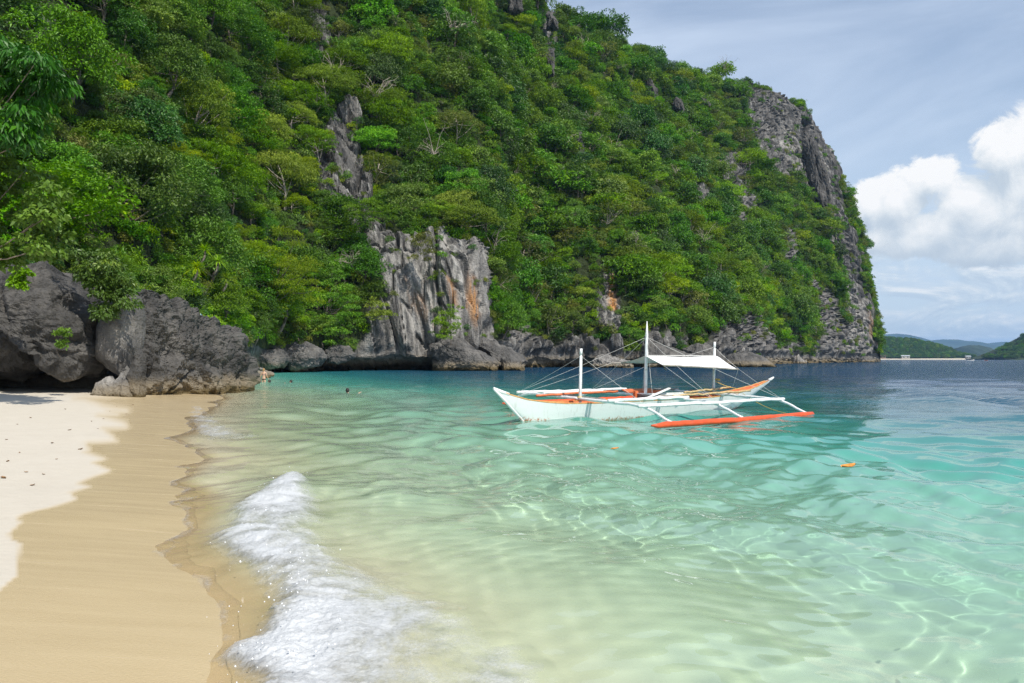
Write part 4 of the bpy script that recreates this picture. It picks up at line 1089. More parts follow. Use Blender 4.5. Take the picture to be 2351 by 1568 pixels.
def build_plants():
    # the tree leaning into the picture from beyond its left edge
    s = spots_in([(-260, 60), (-40, 90), (60, 95), (120, 150), (150, 220), (160, 270), (90, 260), (60, 330), (-40, 340), (-260, 300)], 74, 21.5, 0.42, 5, 1.0)
    tree_from('overhanging_tree', s, 'leaf_dark', 120, 0.26, 'near tree with long drooping dark leaves reaching in above the beach', (-330, 690, 22), (-150, 200, 21.5), 0.16, flat=0.75, aspect=0.34, droop=0.9, hang=0.5, seed=3, limbs=18)
    s = spots_in([(-260, 330), (-20, 330), (40, 380), (130, 420), (120, 470), (160, 520), (120, 560), (130, 600), (60, 615), (20, 600), (-40, 640), (-260, 620)], 84, 22.5, 0.42, 6, 1.2)
    tree_from('overhanging_tree', s, 'leaf_broad', 130, 0.17, 'near tree with broad shiny leaves hanging over the dark boulder', (-300, 720, 24), (-120, 480, 22.5), 0.15, flat=0.7, aspect=0.75, droop=0.5, hang=0.2, seed=4, limbs=18)
    s = spots_in([(150, 575), (200, 560), (250, 590), (300, 640), (318, 680), (300, 700), (262, 712), (235, 735), (215, 690), (190, 640)], 40, 30.8, 0.36, 7, 0.5)
    tree_from('hanging_bush', s, 'leaf_dark', 130, 0.16, 'rounded dark green bush spilling down between the two big boulders', (230, 650, 32.5), (220, 600, 31), 0.05, 'bush', 0.75, 0.5, 0.6, seed=8)
    s = spots_in([(128, 762), (155, 755), (160, 772), (152, 800), (140, 806), (130, 790)], 14, 28.4, 0.10, 9, 0.1)
    tree_from('rock_plant', s, 'leaf_fresh', 60, 0.09, 'small leafy plant growing from a crack in the overhanging boulder', (140, 806, 28.9), (142, 770, 28.6), 0.012, 'plant', 0.8, 0.5, 0.3, seed=10, part='leaves')
    s = spots_in([(30, 620), (60, 610), (62, 650), (45, 668), (30, 650)], 12, 27.6, 0.14, 12, 0.1)
    tree_from('creeper', s, 'leaf_lime', 40, 0.14, 'pale green creeper trailing over the top of the overhanging boulder', (45, 640, 28.6), (45, 620, 28.0), 0.012, 'plant', 0.8, 0.8, 0.6, seed=13, part='leaves')
    # lime-green tree leaning out over the water
    s = spots_in([(560, 620), (600, 560), (640, 520), (680, 545), (720, 600), (740, 650), (725, 700), (690, 690), (640, 740), (600, 750), (570, 700)], 95, 94, 0.85, 14, 2.6)
    tree_from('lime_tree', s, 'leaf_bright', 130, 0.22, 'tall lime-green feathery tree leaning out over the swimmers', (585, 800, 98), (640, 620, 95), 0.30, flat=0.6, aspect=0.34, droop=0.5, seed=15, limbs=22)
    s = spots_in([(690, 590), (760, 600), (800, 660), (820, 720), (800, 770), (760, 800), (720, 760), (700, 690)], 80, 106, 0.8, 16, 2.0)
    tree_from('cliff_tree', s, 'leaf_fresh', 130, 0.22, 'bright green tree at the left edge of the bare cliff face', (750, 810, 109), (760, 680, 106), 0.22, flat=0.55, seed=17, limbs=18)
    s = spots_in([(840, 690), (870, 680), (905, 700), (900, 730), (860, 740), (838, 720)], 22, 111, 0.7, 18, 0.8)
    tree_from('cliff_shrub', s, 'leaf_lime', 110, 0.2, 'yellow-green shrub clinging low on the bare cliff face', (862, 735, 114), (868, 705, 112), 0.06, 'shrub', 0.55, seed=19)
    s = spots_in([(1010, 720), (1040, 690), (1075, 715), (1078, 760), (1040, 775), (1000, 780), (985, 765)], 30, 108, 0.6, 20, 0.8)
    tree_from('boulder_shrub', s, 'leaf_fresh', 110, 0.2, 'leafy shrub growing above the fallen boulders', (1035, 800, 112), (1035, 730, 110), 0.07, 'shrub', 0.6, seed=21)
    s = spots_in([(790, 455), (850, 455), (930, 480), (900, 505), (830, 510), (790, 490)], 40, 112, 0.75, 22, 0.9)
    tree_from('ledge_shrub', s, 'leaf_lime', 120, 0.2, 'wide yellow-green shrub on the ledge above the bare cliff', (850, 515, 118), (860, 480, 115), 0.07, 'shrub', 0.5, seed=23)
    s = spots_in([(930, 540), (990, 530), (1000, 580), (975, 610), (940, 590)], 24, 113, 0.6, 24, 0.7)
    tree_from('ledge_shrub', s, 'leaf_olive', 120, 0.2, 'olive shrub hanging down the middle of the bare cliff', (965, 560, 117), (965, 545, 115), 0.05, 'shrub', 0.8, seed=25)
    # screw pines on the boulder
    rng = np.random.default_rng(31)
    for i, (u, w, D, lab) in enumerate([(470, 575, 54, 'spiky screw pine rosette highest above the pitted boulder'), (500, 600, 53, 'spiky screw pine rosette leaning out to the right above the pitted boulder'), (452, 615, 53, 'dark spiky screw pine rosette lowest above the pitted boulder'), (520, 640, 54, 'small spiky screw pine rosette nearest the lime tree')]):
        b = V(u - 8, w + 28, D); e = empty('screw_pine', b, 0, label=lab, category='screw pine'); c = V(u, w, D) - b
        P = []; F = []; TI = []
        for k in range(64):
            a = rng.uniform(0, 6.28); el = rng.uniform(-0.3, 1.3); L = rng.uniform(0.7, 1.15); d = np.array([math.cos(a) * math.cos(el), math.sin(a) * math.cos(el), math.sin(el)])
            sd = np.cross(d, [0, 0, 1.0]); sd /= np.linalg.norm(sd) + 1e-6; n0 = len(P)
            for j, q in enumerate((0, 0.4, 0.75, 1.0)):
                p = c + d * L * q - np.array([0, 0, 0.45 * L * q * q]); ww = 0.045 * (1 - q) + 0.004
                P += [p - sd * ww, p + sd * ww]; TI += [0.5 + 0.5 * rng.random()] * 2
            F += [(n0 + 2 * j, n0 + 2 * j + 1, n0 + 2 * j + 3, n0 + 2 * j + 2) for j in range(3)]
        link('leaves', mesh_np('leaves', P, F, True, {'tint': TI}, [M['leaf_lime']]), e)
        mb = MB(); tt = np.linspace(0, 1, 6)[:, None]; mb.tube(c * tt + np.array([0.12, 0, 0]) * np.sin(tt * 3.1), 0.075, 6); mb.build('stem', M['bark'], e)


build_plants()

# ------------------------------------------------------------------ the outrigger boat
def hull_paint():
    m, t, p = newmat('hull_paint')
    co = t.node('ShaderNodeTexCoord').outputs['Object']; sp = t.node('ShaderNodeSeparateXYZ'); t.put(sp.inputs[0], co)
    n = t.noise(co, 5, 6, 0.7); n2 = t.noise(t.map(co, (1.2, 1, 9)), 1.0, 5, 0.6)
    c = t.mix(n2, (0.66, 0.67, 0.655), (0.76, 0.765, 0.75))
    c = t.mix(t.step(t.noise(t.map(co, (14, 14, 1.0)), 1.0, 4, 0.6), 0.56, 0.74, 0, 0.45), c, (0.40, 0.39, 0.34))
    z = t.math('ADD', sp.outputs[2], t.math('MULTIPLY', t.math('SUBTRACT', n, 0.5), 0.22))
    ends = t.math('MAXIMUM', t.step(sp.outputs[0], 1.1, 0.2), t.step(sp.outputs[0], 7.2, 8.4))
    lim = t.math('ADD', -0.01, t.math('MULTIPLY', ends, 0.10))
    rust = t.math('MULTIPLY', t.step(t.math('SUBTRACT', z, lim), 0.05, -0.02), t.step(t.noise(co, 16, 6, 0.75), 0.47, 0.58))
    c = t.mix(rust, c, t.mix(n, (0.40, 0.10, 0.035), (0.50, 0.19, 0.08)))
    c = t.mix(t.math('MULTIPLY', t.step(z, 0.0, -0.06), 0.6), c, (0.12, 0.14, 0.06))
    t.put(p.inputs['Base Color'], c); p.inputs['Roughness'].default_value = 0.42; t.put(p.inputs['Normal'], t.bump(n, 0.25, 0.01))
    return m


def build_boat():
    M['hull'] = hull_paint()
    M['orange'] = simple('orange_paint', (0.62, 0.165, 0.062), 0.55, 0.16, 7, 0.2, dirt=(0.40, 0.14, 0.07))
    M['float'] = simple('float_orange', (0.66, 0.085, 0.022), 0.42, 0.14, 6, 0.2, dirt=(0.42, 0.10, 0.05))
    M['pole'] = simple('white_pole', (0.80, 0.80, 0.78), 0.6, 0.06, 9, 0.3, dirt=(0.36, 0.34, 0.30))
    M['greypole'] = simple('grey_pole', (0.30, 0.27, 0.23), 0.8, 0.25, 9, 0.4)
    M['bamboo'] = simple('bamboo', (0.52, 0.36, 0.17), 0.5, 0.2, 8, 0.2)
    M['trim'] = simple('gunwale_trim', (0.58, 0.30, 0.10), 0.55, 0.2, 9, 0.2)
    M['white'] = simple('white_board', (0.74, 0.74, 0.71), 0.6, 0.05, 5, 0.1)
    M['tarp'] = simple('white_tarp', (0.80, 0.80, 0.79), 0.75, 0.03, 3, 0.1)
    M['rope'] = simple('white_rope', (0.66, 0.64, 0.60), 0.8, 0.1, 30)
    M['yellowrope'] = simple('yellow_rope', (0.62, 0.42, 0.10), 0.8, 0.1, 30)
    M['steel'] = simple('dark_metal', (0.09, 0.09, 0.09), 0.5, 0.2, 20)
    B = empty('outrigger_boat', (0.31, 21.57, 0.0), 0, label='white wooden outrigger boat with orange floats and a white canopy anchored offshore', category='boat')
    B.rotation_euler = (0.03, 0, math.atan2(0.584, 0.812))
    st = np.concatenate([np.linspace(-0.93, 1.5, 26), np.linspace(1.7, 7.4, 24), np.linspace(7.6, 10.8, 30)])
    g = np.interp(st, [-0.93, -0.45, 0.0, 0.6, 1.2, 2.2, 7.0, 8.2, 9.0, 9.8, 10.8], [0.88, 0.725, 0.60, 0.515, 0.47, 0.45, 0.47, 0.53, 0.62, 0.76, 1.0])
    kz = np.interp(st, [-0.93, 0, 0.35, 1.0, 4, 7.3, 8.2, 8.8, 9.6, 10.8], [0.85, 0.0, -0.22, -0.33, -0.36, -0.32, -0.16, 0.06, 0.42, 0.97])
    hb = np.interp(st, [-0.93, -0.5, 0, 0.8, 1.8, 3, 6.5, 8.0, 9.2, 10.2, 10.8], [0.022, 0.06, 0.15, 0.29, 0.40, 0.45, 0.45, 0.38, 0.25, 0.10, 0.022])
    s = np.linspace(0, 1, 12)
    def section(i, off=0.0, floor=None):
        y = hb[i] * s ** 0.42 - off; z = kz[i] + (g[i] - kz[i]) * s
        if floor is not None: z = np.maximum(z, min(max(kz[i] + 0.06, floor[i]), g[i] - 0.015))
        y = np.maximum(y, 0.004)
        return np.concatenate([np.stack([st[i] + 0 * y, y, z], 1)[::-1], np.stack([st[i] + 0 * y, -y, z], 1)])
    def skin(name, mat, **kw):
        v = np.concatenate([section(i, **kw) for i in range(len(st))])
        return link(name, mesh_np(name, v, gridfaces(len(st), 24), True, None, [mat]), B)
    skin('hull', M['hull'])
    skin('hull_interior', M['orange'], off=0.028, floor=np.full(len(st), 0.10))
    for sd in (-1, 1):
        pts = np.stack([st[3:-3], sd * (hb[3:-3] - 0.010), g[3:-3] + 0.006], 1)
        MB().tube(pts, 0.020, 6).build('gunwale', M['trim'], B)
    # stem and stern pieces
    mb = MB(); mb.tube([(-0.99, 0, 0.915), (-0.60, 0, 0.56), (0.0, 0, 0.0), (0.36, 0, -0.23)], [0.036, 0.042, 0.045, 0.05], 6); mb.build('stem_post', M['hull'], B)
    mb = MB(); mb.tube([(-1.0, 0, 0.93), (-0.75, 0, 0.82), (-0.52, 0, 0.735)], [0.03, 0.055, 0.07], 6); mb.build('bow_cap', M['white'], B)
    mb = MB(); mb.tube([(10.86, 0, 1.03), (10.3, 0, 0.76), (9.6, 0, 0.42), (8.8, 0, 0.06), (8.2, 0, -0.16)], [0.03, 0.038, 0.04, 0.045, 0.05], 6); mb.build('stern_post', M['hull'], B)
    mb = MB(); mb.tube([(10.88, 0, 1.05), (10.62, 0, 0.95)], [0.03, 0.055], 6); mb.build('stern_cap', M['white'], B)
    for t in (0.75, 1.55, 2.9, 5.9, 8.3):
        b = float(np.interp(t, st, hb)); gg = float(np.interp(t, st, g))
        MB().box((t, 0, gg - 0.06), (0.22, 2 * b - 0.07, 0.03)).build('thwart', M['orange'], B, smooth=False)
    for t in (3.5, 4.0, 4.5, 5.0):
        b = float(np.interp(t, st, hb)); gg = float(np.interp(t, st, g))
        MB().box((t, 0, 0.27), (0.05, 2 * b - 0.26, 0.16)).build('frame_rib', M['orange'], B, smooth=False)
    rng = np.random.default_rng(44)
    def bent(pts, n=14, w=0.012):
        p = np.array(pts, float); L = np.concatenate([[0], np.cumsum(np.linalg.norm(np.diff(p, axis=0), axis=1))]); t = np.linspace(0, L[-1], n)
        q = np.stack([np.interp(t, L, p[:, i]) for i in range(3)], 1); q2 = q.copy(); q2[1:-1] = (q[:-2] + 2 * q[1:-1] + q[2:]) / 4
        q2[1:-1] += rng.normal(size=(n - 2, 3)) * w; return q2
    for t in (1.95, 4.72, 7.62):      # cross booms, arched down to the floats at both ends
        for sgn in (-1, 1):
            p = bent([(t, 0.0, 0.56), (t, sgn * 1.5, 0.56), (t, sgn * 2.3, 0.56), (t + 0.03, sgn * 2.75, 0.50), (t + 0.03, sgn * 3.15, 0.34), (t + 0.03, sgn * 3.5, 0.22)], 22, 0.006)
            MB().tube(p, np.interp(np.linspace(0, 1, 22), [0, 0.6, 1], [0.045, 0.043, 0.036]), 8).build('boom', M['pole'], B)
        MB().tube(bent([(t + 0.09, -1.0, 0.60), (t + 0.09, 1.0, 0.60)], 8, 0.006), 0.036, 7).build('cross_pole', M['greypole'], B)
    for sgn in (-1, 1):               # the two floats
        x0 = 0.45 if sgn > 0 else 0.0
        p = bent([(1.30 + x0, sgn * 3.5, 0.17), (1.42 + x0, sgn * 3.5, 0.165), (4.5, sgn * 3.5, 0.155), (7.95, sgn * 3.5, 0.18)], 30, 0.006)
        r = np.full(30, 0.078); r[0] = 0.02; r[1] = 0.06; r[-1] = 0.072
        fl = MB().tube(p, r, 12).build('outrigger_float', M['float'], B)
        for t in (1.98, 4.75, 7.65):
            MB().tube([(t - 0.05, sgn * 3.5, 0.21), (t, sgn * 3.5, 0.245), (t + 0.05, sgn * 3.5, 0.21)], 0.02, 6).build('lashing', M['rope'], fl)
    def rail(pts, r, mat, name='rail'):
        MB().tube(bent(pts, 18, 0.010), r, 8).build(name, M[mat], B)
    rail([(1.62, -2.72, 0.57), (7.75, -2.66, 0.57)], 0.048, 'pole'); rail([(1.70, -1.5, 0.62), (4.9, -1.45, 0.62)], 0.046, 'pole')
    rail([(1.75, 2.72, 0.57), (6.4, 2.70, 0.57)], 0.046, 'pole'); rail([(2.0, 1.7, 0.62), (4.4, 1.7, 0.62)], 0.044, 'pole'); rail([(4.3, 1.7, 0.61), (7.8, 1.6, 0.61)], 0.036, 'greypole')
    rail([(4.4, -1.30, 0.66), (8.9, -0.55, 0.66)], 0.032, 'bamboo', 'bamboo_pole'); rail([(5.5, -0.75, 0.70), (8.7, 0.1, 0.74)], 0.032, 'bamboo', 'bamboo_pole')
    rail([(1.0, 0.75, 0.62), (4.3, 0.9, 0.66)], 0.036, 'orange', 'orange_pole')
    # deck gear amidships
    MB().box((5.55, 0.02, 0.60), (2.1, 0.80, 0.03), Matrix.Rotation(0.03, 4, 'Y')).build('white_board', M['white'], B, smooth=False)
    MB().box((5.3, -0.28, 0.54), (1.5, 0.03, 0.26), Matrix.Rotation(0.35, 4, 'X')).build('white_side_panel', M['white'], B, smooth=False)
    MB().box((5.0, 0.30, 0.56), (1.15, 0.10, 0.30)).build('orange_bulkhead', M['orange'], B, smooth=False)
    MB().box((4.75, 0.42, 0.70), (1.25, 0.26, 0.03), Matrix.Rotation(0.3, 4, 'X')).build('orange_lid', M['orange'], B, smooth=False)
    MB().box((4.55, -0.12, 0.47), (0.45, 0.30, 0.26)).build('engine', M['steel'], B, smooth=False)
    MB().box((4.62, -0.45, 0.66), (1.15, 0.10, 0.03), Matrix.Rotation(-0.28, 4, 'Y')).build('loose_plank', M['pole'], B, smooth=False)
    # masts
    mast = [(2.0, 1.99, 0.046), (4.61, 2.84, 0.048), (7.73, 2.25, 0.044)]
    for i, (t, top, r) in enumerate(mast):
        if i == 1: pts, rad = [(t, 0, 0.0), (t, 0, 1.0), (t, 0, 2.32), (t, 0, 2.36), (t, 0, 2.40), (t, 0, 2.84)], [r, r, r * 0.92, r * 0.75, r * 0.98, 0.012]
        else: pts, rad = [(t, 0, 0.0), (t, 0, 0.9), (t, 0, top - 0.22), (t, 0, top - 0.21), (t, 0, top - 0.17), (t, 0, top - 0.165), (t, 0, top)], [r, r, r * 0.9, r * 0.66, r * 0.66, r * 0.9, r * 0.86]
        ms = MB().tube(pts, rad, 10).build('mast', M['pole'], B)
        MB().tube([(t - 0.01, 0, 0.50), (t - 0.01, 0, 0.62)], r + 0.03, 8).build('lashing', M['yellowrope'], ms)
    # canopy: cloth over the ridge line between the two after masts
    nu, nv = 22, 19; vs = []
    for i in range(nu):
        a = i / (nu - 1); t = 4.55 + a * 3.32
        for j in range(nv):
            b = -1.06 + 1.86 * j / (nv - 1)          # far edge (-) to near edge (+)
            drop = 0.25 if b < 0 else 0.27
            k = abs(b) / (1.06 if b < 0 else 0.80)
            z = 1.79 - drop * k ** 1.15 - 0.02 * math.sin(math.pi * a) * (1 - k) - 0.025 * math.sin(math.pi * k) - 0.13 * a * (b > 0) * k
            vs.append((t + 0.10 * math.sin(a * math.pi) * 0 + (0.05 * k if i == nu - 1 else 0), -b, z + 0.012 * math.sin(9 * a + 4 * b)))
    v = np.array(vs); f = gridfaces(nu, nv)
    v2 = v - np.array([0, 0, 0.006]); n0 = len(v)
    can = link('canopy', mesh_np('canopy', np.concatenate([v, v2]), np.concatenate([f, f[:, ::-1] + n0]), True, None, [M['tarp']]), B)
    MB().tube(bent([(4.50, -0.80, 1.53), (7.95, -0.80, 1.385)], 12, 0.006), 0.026, 7).build('eave_pole', M['greypole'], can)
    MB().tube(bent([(4.15, 1.06, 1.53), (7.9, 1.06, 1.53)], 12, 0.006), 0.024, 7).build('eave_pole', M['greypole'], can)
    MB().tube([(4.61, 0, 1.80), (7.73, 0, 1.80)], 0.012, 5).build('ridge_line', M['rope'], can)
    # rigging
    def rope(a, b, sag=0.02, r=0.0045, mat='rope', name='rope'):
        a, b = np.array(a, float), np.array(b, float); t = np.linspace(0, 1, 9)[:, None]
        p = a * (1 - t) + b * t; p[:, 2] -= (sag * np.sin(t * math.pi))[:, 0]
        MB().tube(p, r, 5).build(name, M[mat], B)
    m1, m2, m3 = (2.0, 0, 1.78), (4.61, 0, 2.36), (7.73, 0, 2.08)
    rope(m2, (1.85, 2.7, 0.61)); rope(m1, (1.85, 2.7, 0.61)); rope(m1, (1.95, -2.6, 0.60)); rope(m2, (4.72, -2.6, 0.60)); rope(m2, (7.6, -2.62, 0.60)); rope(m2, (4.72, 2.6, 0.60))
    rope(m3, (7.95, -0.80, 1.40)); rope((7.95, -0.80, 1.40), (7.62, -2.64, 0.60)); rope((7.95, -0.80, 1.40), (8.2, -0.3, 0.56)); rope((4.5, -0.80, 1.54), (4.72, -2.6, 0.60)); rope((4.15, 1.06, 1.53), (1.95, 2.5, 0.60)); rope((6.0, 1.06, 1.53), (4.72, 2.6, 0.60))
    rope(m2, (4.5, -0.42, 0.50), 0, 0.006); rope(m2, (4.9, 0.42, 0.50), 0, 0.006); rope(m3, (6.2, 1.0, 1.53))
    rope((7.73, 0, 0.98), (9.2, -0.1, 0.66), 0.06, 0.011, 'yellowrope', 'yellow_rope'); rope((8.9, -0.25, 0.55), (7.6, -3.45, 0.14), 0.16, 0.010, 'yellowrope', 'yellow_rope')
    th = np.linspace(0, 4 * math.pi, 26); MB().tube(np.stack([7.83 + 0.07 * np.cos(th), 0.10 * np.sin(th) - 0.05, 1.02 + 0.02 * np.sin(2.3 * th)], 1), 0.011, 5).build('rope_coil', M['yellowrope'], B)
    rope((7.95, -3.5, 0.05), (11.5, -4.4, -0.35), 0.02, 0.009, 'yellowrope', 'mooring_line')
    th = np.linspace(0, 5, 14); MB().tube(np.stack([6.3 + 0.03 * np.cos(th), 0.8 + 0.05 * np.sin(th), 1.45 - 0.03 * th], 1), 0.008, 5).build('rope_end', M['yellowrope'], B)


build_boat()

# ------------------------------------------------------------------ swimmers
def skin_mat(name, col):
    m, t, p = newmat(name); p.inputs['Roughness'].default_value = 0.4
    co = t.node('ShaderNodeTexCoord').outputs['Object']
    t.put(p.inputs['Base Color'], t.mix(t.noise(co, 9, 4), tuple(c * 0.88 for c in col), tuple(min(1, c * 1.1) for c in col)))
    return m


def person(loc, rz, pose, label, hair, skin='skin', suit=None, tilt=0.0):
    e = empty('person', loc, rz, label=label, category='person')
    if pose == 'stand':
        J = {'pel': (0, 0, .92), 'wst': (0, .01, 1.08), 'chs': (0, 0, 1.28), 'nb': (0, 0, 1.41), 'nk': (0, .01, 1.49), 'hd': (0, .02, 1.58), 'ht': (0, .015, 1.64), 'nose': (0, .105, 1.565),
             'shR': (.165, 0, 1.385), 'elR': (.225, .05, 1.12), 'wrR': (.27, .20, .92), 'shL': (-.165, 0, 1.385), 'elL': (-.235, -.02, 1.12), 'wrL': (-.25, .03, .88),
             'hpR': (.085, 0, .86), 'knR': (.09, .02, .47), 'akR': (.09, -.02, .09), 'toR': (.10, .14, .03), 'hpL': (-.085, 0, .86), 'knL': (-.10, .02, .47), 'akL': (-.11, -.02, .09), 'toL': (-.12, .14, .03)}
    else:   # swimming upright: legs trailing, water at the shoulders (z = 0 is the water)
        J = {'pel': (0, -.30, -.62), 'wst': (0, -.22, -.48), 'chs': (0, -.10, -.28), 'nb': (0, -.03, -.13), 'nk': (0, 0, -.06), 'hd': (0, .02, .05), 'ht': (0, .015, .11), 'nose': (0, .105, .035),
             'shR': (.17, -.04, -.16), 'elR': (.38, .10, -.18), 'wrR': (.50, .30, -.08), 'shL': (-.17, -.04, -.16), 'elL': (-.38, .10, -.20), 'wrL': (-.48, .30, -.14),
             'hpR': (.085, -.34, -.66), 'knR': (.12, -.62, -.80), 'akR': (.10, -.98, -.72), 'toR': (.10, -1.14, -.70), 'hpL': (-.085, -.34, -.66), 'knL': (-.12, -.50, -.92), 'akL': (-.11, -.86, -.90), 'toL': (-.12, -1.02, -.88)}
    Rd = {'pel': (.150, .105), 'wst': (.112, .085), 'chs': (.140, .095), 'nb': (.070, .060), 'nk': (.050, .050), 'hd': (.078, .098), 'ht': (.062, .078), 'nose': (.012, .014),
          'sh': (.055, .055), 'el': (.038, .038), 'wr': (.026, .026), 'hp': (.085, .085), 'kn': (.055, .055), 'ak': (.036, .036), 'to': (.034, .026)}
    names = list(J); co = [J[k] for k in names]; rad = [Rd.get(k, Rd.get(k[:2])) for k in names]; ix = {k: i for i, k in enumerate(names)}
    E = [('pel', 'wst'), ('wst', 'chs'), ('chs', 'nb'), ('nb', 'nk'), ('nk', 'hd'), ('hd', 'ht'), ('hd', 'nose')]
    for s in 'RL': E += [('nb', 'sh' + s), ('sh' + s, 'el' + s), ('el' + s, 'wr' + s), ('pel', 'hp' + s), ('hp' + s, 'kn' + s), ('kn' + s, 'ak' + s), ('ak' + s, 'to' + s)]
    ed = [(ix[a], ix[b]) for a, b in E]
    for s, sg in (('R', 1), ('L', -1)):     # palms with four fingers and a thumb
        w = np.array(J['wr' + s]); d = w - np.array(J['el' + s]); d /= np.linalg.norm(d); a = np.cross(d, [0, 0, 1.0]); a /= np.linalg.norm(a) + 1e-6; n = np.cross(a, d)
        pc = w + d * 0.07; co.append(tuple(pc)); rad.append((.034, .018)); pi = len(co) - 1; ed.append((ix['wr' + s], pi))
        for k, (off, L) in enumerate(((-.030, .062), (-.010, .074), (.010, .070), (.030, .055))):
            p1 = pc + d * 0.035 + a * off; p2 = p1 + d * L * 0.6 - n * 0.008; p3 = p2 + d * L * 0.4 - n * 0.02
            for q, pp in enumerate((p1, p2, p3)):
                co.append(tuple(pp)); rad.append((.009, .009)); ed.append((pi if q == 0 else len(co) - 2, len(co) - 1))
        p1 = w + d * 0.03 - a * 0.035 * sg; p2 = p1 + d * 0.035 - a * 0.02 * sg
        for q, pp in enumerate((p1, p2)):
            co.append(tuple(pp)); rad.append((.010, .010)); ed.append((ix['wr' + s] if q == 0 else len(co) - 2, len(co) - 1))
    me = bpy.data.meshes.new('body'); me.from_pydata(co, ed, []); me.materials.append(M[skin])
    o = link('body', me, e); md = o.modifiers.new('skin', 'SKIN'); md.use_smooth_shade = True
    for i, r in enumerate(rad): me.skin_vertices[0].data[i].radius = r
    me.skin_vertices[0].data[ix['pel']].use_root = True
    o.modifiers.new('sub', 'SUBSURF').levels = 1; o.modifiers['sub'].render_levels = 1
    hd = np.array(J['hd'])
    mb = MB(); th = np.linspace(0, math.pi * 0.62, 8); ph = np.arange(14) / 14 * 2 * math.pi
    vv = [(math.sin(t) * math.cos(p) * .094, math.sin(t) * math.sin(p) * (.112 if math.sin(p) < 0 else .090) - .018, math.cos(t) * .118 + .022 - (0.05 * max(0, -math.sin(p)) * (t > 1.3))) for t in th for p in ph]
    mb.add(np.array(vv) + hd, [tuple(q) for q in gridfaces(8, 14, True)])
    if hair == 'hair_fair': mb.ball(hd + np.array([0, -.06, .10]), .055, 10, 7)
    else: mb.ball(hd + np.array([0, -.07, -.02]), .075, 10, 7, (1.0, .7, 1.1))
    mb.build('hair', M[hair], e)
    for sg in (-1, 1):
        MB().ball(hd + np.array([sg * .032, .086, .005]), .011, 8, 6).build('eye', M['eye'], e)
        MB().ball(hd + np.array([sg * .084, .0, -.01]), .022, 8, 6, (.45, .8, 1.2)).build('ear', M[skin], e)
    MB().ball(hd + np.array([0, .088, -.055]), .020, 8, 6, (1.1, .5, .35)).build('mouth', M['lips'], e)
    def band(z, rx, ry, hgt, y0=0.0, mat='black_suit', name='bikini_top'):
        th = np.arange(20) / 20 * 2 * math.pi; vv = []
        for k, zz in enumerate((-hgt, 0, hgt)): vv += [(math.cos(a) * rx, y0 + math.sin(a) * ry, z + zz) for a in th]
        MB().add(np.array(vv), [tuple(q) for q in gridfaces(3, 20, True)]).build(name, M[mat], e)
    if suit == 'bikini':
        band(1.245, .148, .108, .012, 0, 'purple_suit', 'bikini_strap'); band(0.90, .160, .118, .030, 0, 'black_suit', 'bikini_bottom')
    elif suit == 'blue':
        for sg in (-1, 1):
            MB().tube([(sg * .10, -.11, -.20), (sg * .10, -.06, -.095), (sg * .10, .02, -.13)], .014, 6).build('strap', M['blue_suit'], e)
    return e


def build_people():
    M['skin'] = skin_mat('skin', (0.56, 0.34, 0.23)); M['skin_dark'] = skin_mat('skin_dark', (0.42, 0.24, 0.15))
    M['hair_fair'] = simple('hair_fair', (0.30, 0.17, 0.07), 0.6, 0.3, 40); M['hair_dark'] = simple('hair_dark', (0.020, 0.015, 0.012), 0.35, 0.2, 40)
    M['eye'] = simple('eye_dark', (0.03, 0.02, 0.02), 0.2); M['lips'] = simple('lips', (0.45, 0.16, 0.13), 0.4)
    M['black_suit'] = simple('black_suit', (0.012, 0.012, 0.014), 0.6); M['purple_suit'] = simple('purple_suit', (0.16, 0.07, 0.16), 0.6); M['blue_suit'] = simple('blue_suit', (0.10, 0.16, 0.45), 0.6)
    p = V(605.6, 875, 59.5); gz = float(ground_z(np.array([p[0]]), np.array([p[1]]))[0])
    person((p[0], p[1], max(gz, -0.75) + 0.02), math.radians(-8), 'stand', 'person standing in the shallows with their back turned, in a dark bikini', 'hair_fair', suit='bikini')
    p = V(618.5, 874, 58.6); person((p[0], p[1], -0.02), math.radians(95), 'swim', 'dark-haired person in the water beside the one who stands', 'hair_dark', 'skin_dark')
    p = V(668, 878, 55); person((p[0], p[1], 0.06), math.radians(105), 'swim', 'person up to the shoulders in water, face tilted to the left', 'hair_dark', 'skin')
    p = V(798, 900, 39.6); person((p[0], p[1], 0.06), math.radians(-4), 'swim', 'dark-haired swimmer with blue straps seen from behind, alone in the bay', 'hair_dark', 'skin', 'blue')


build_people()

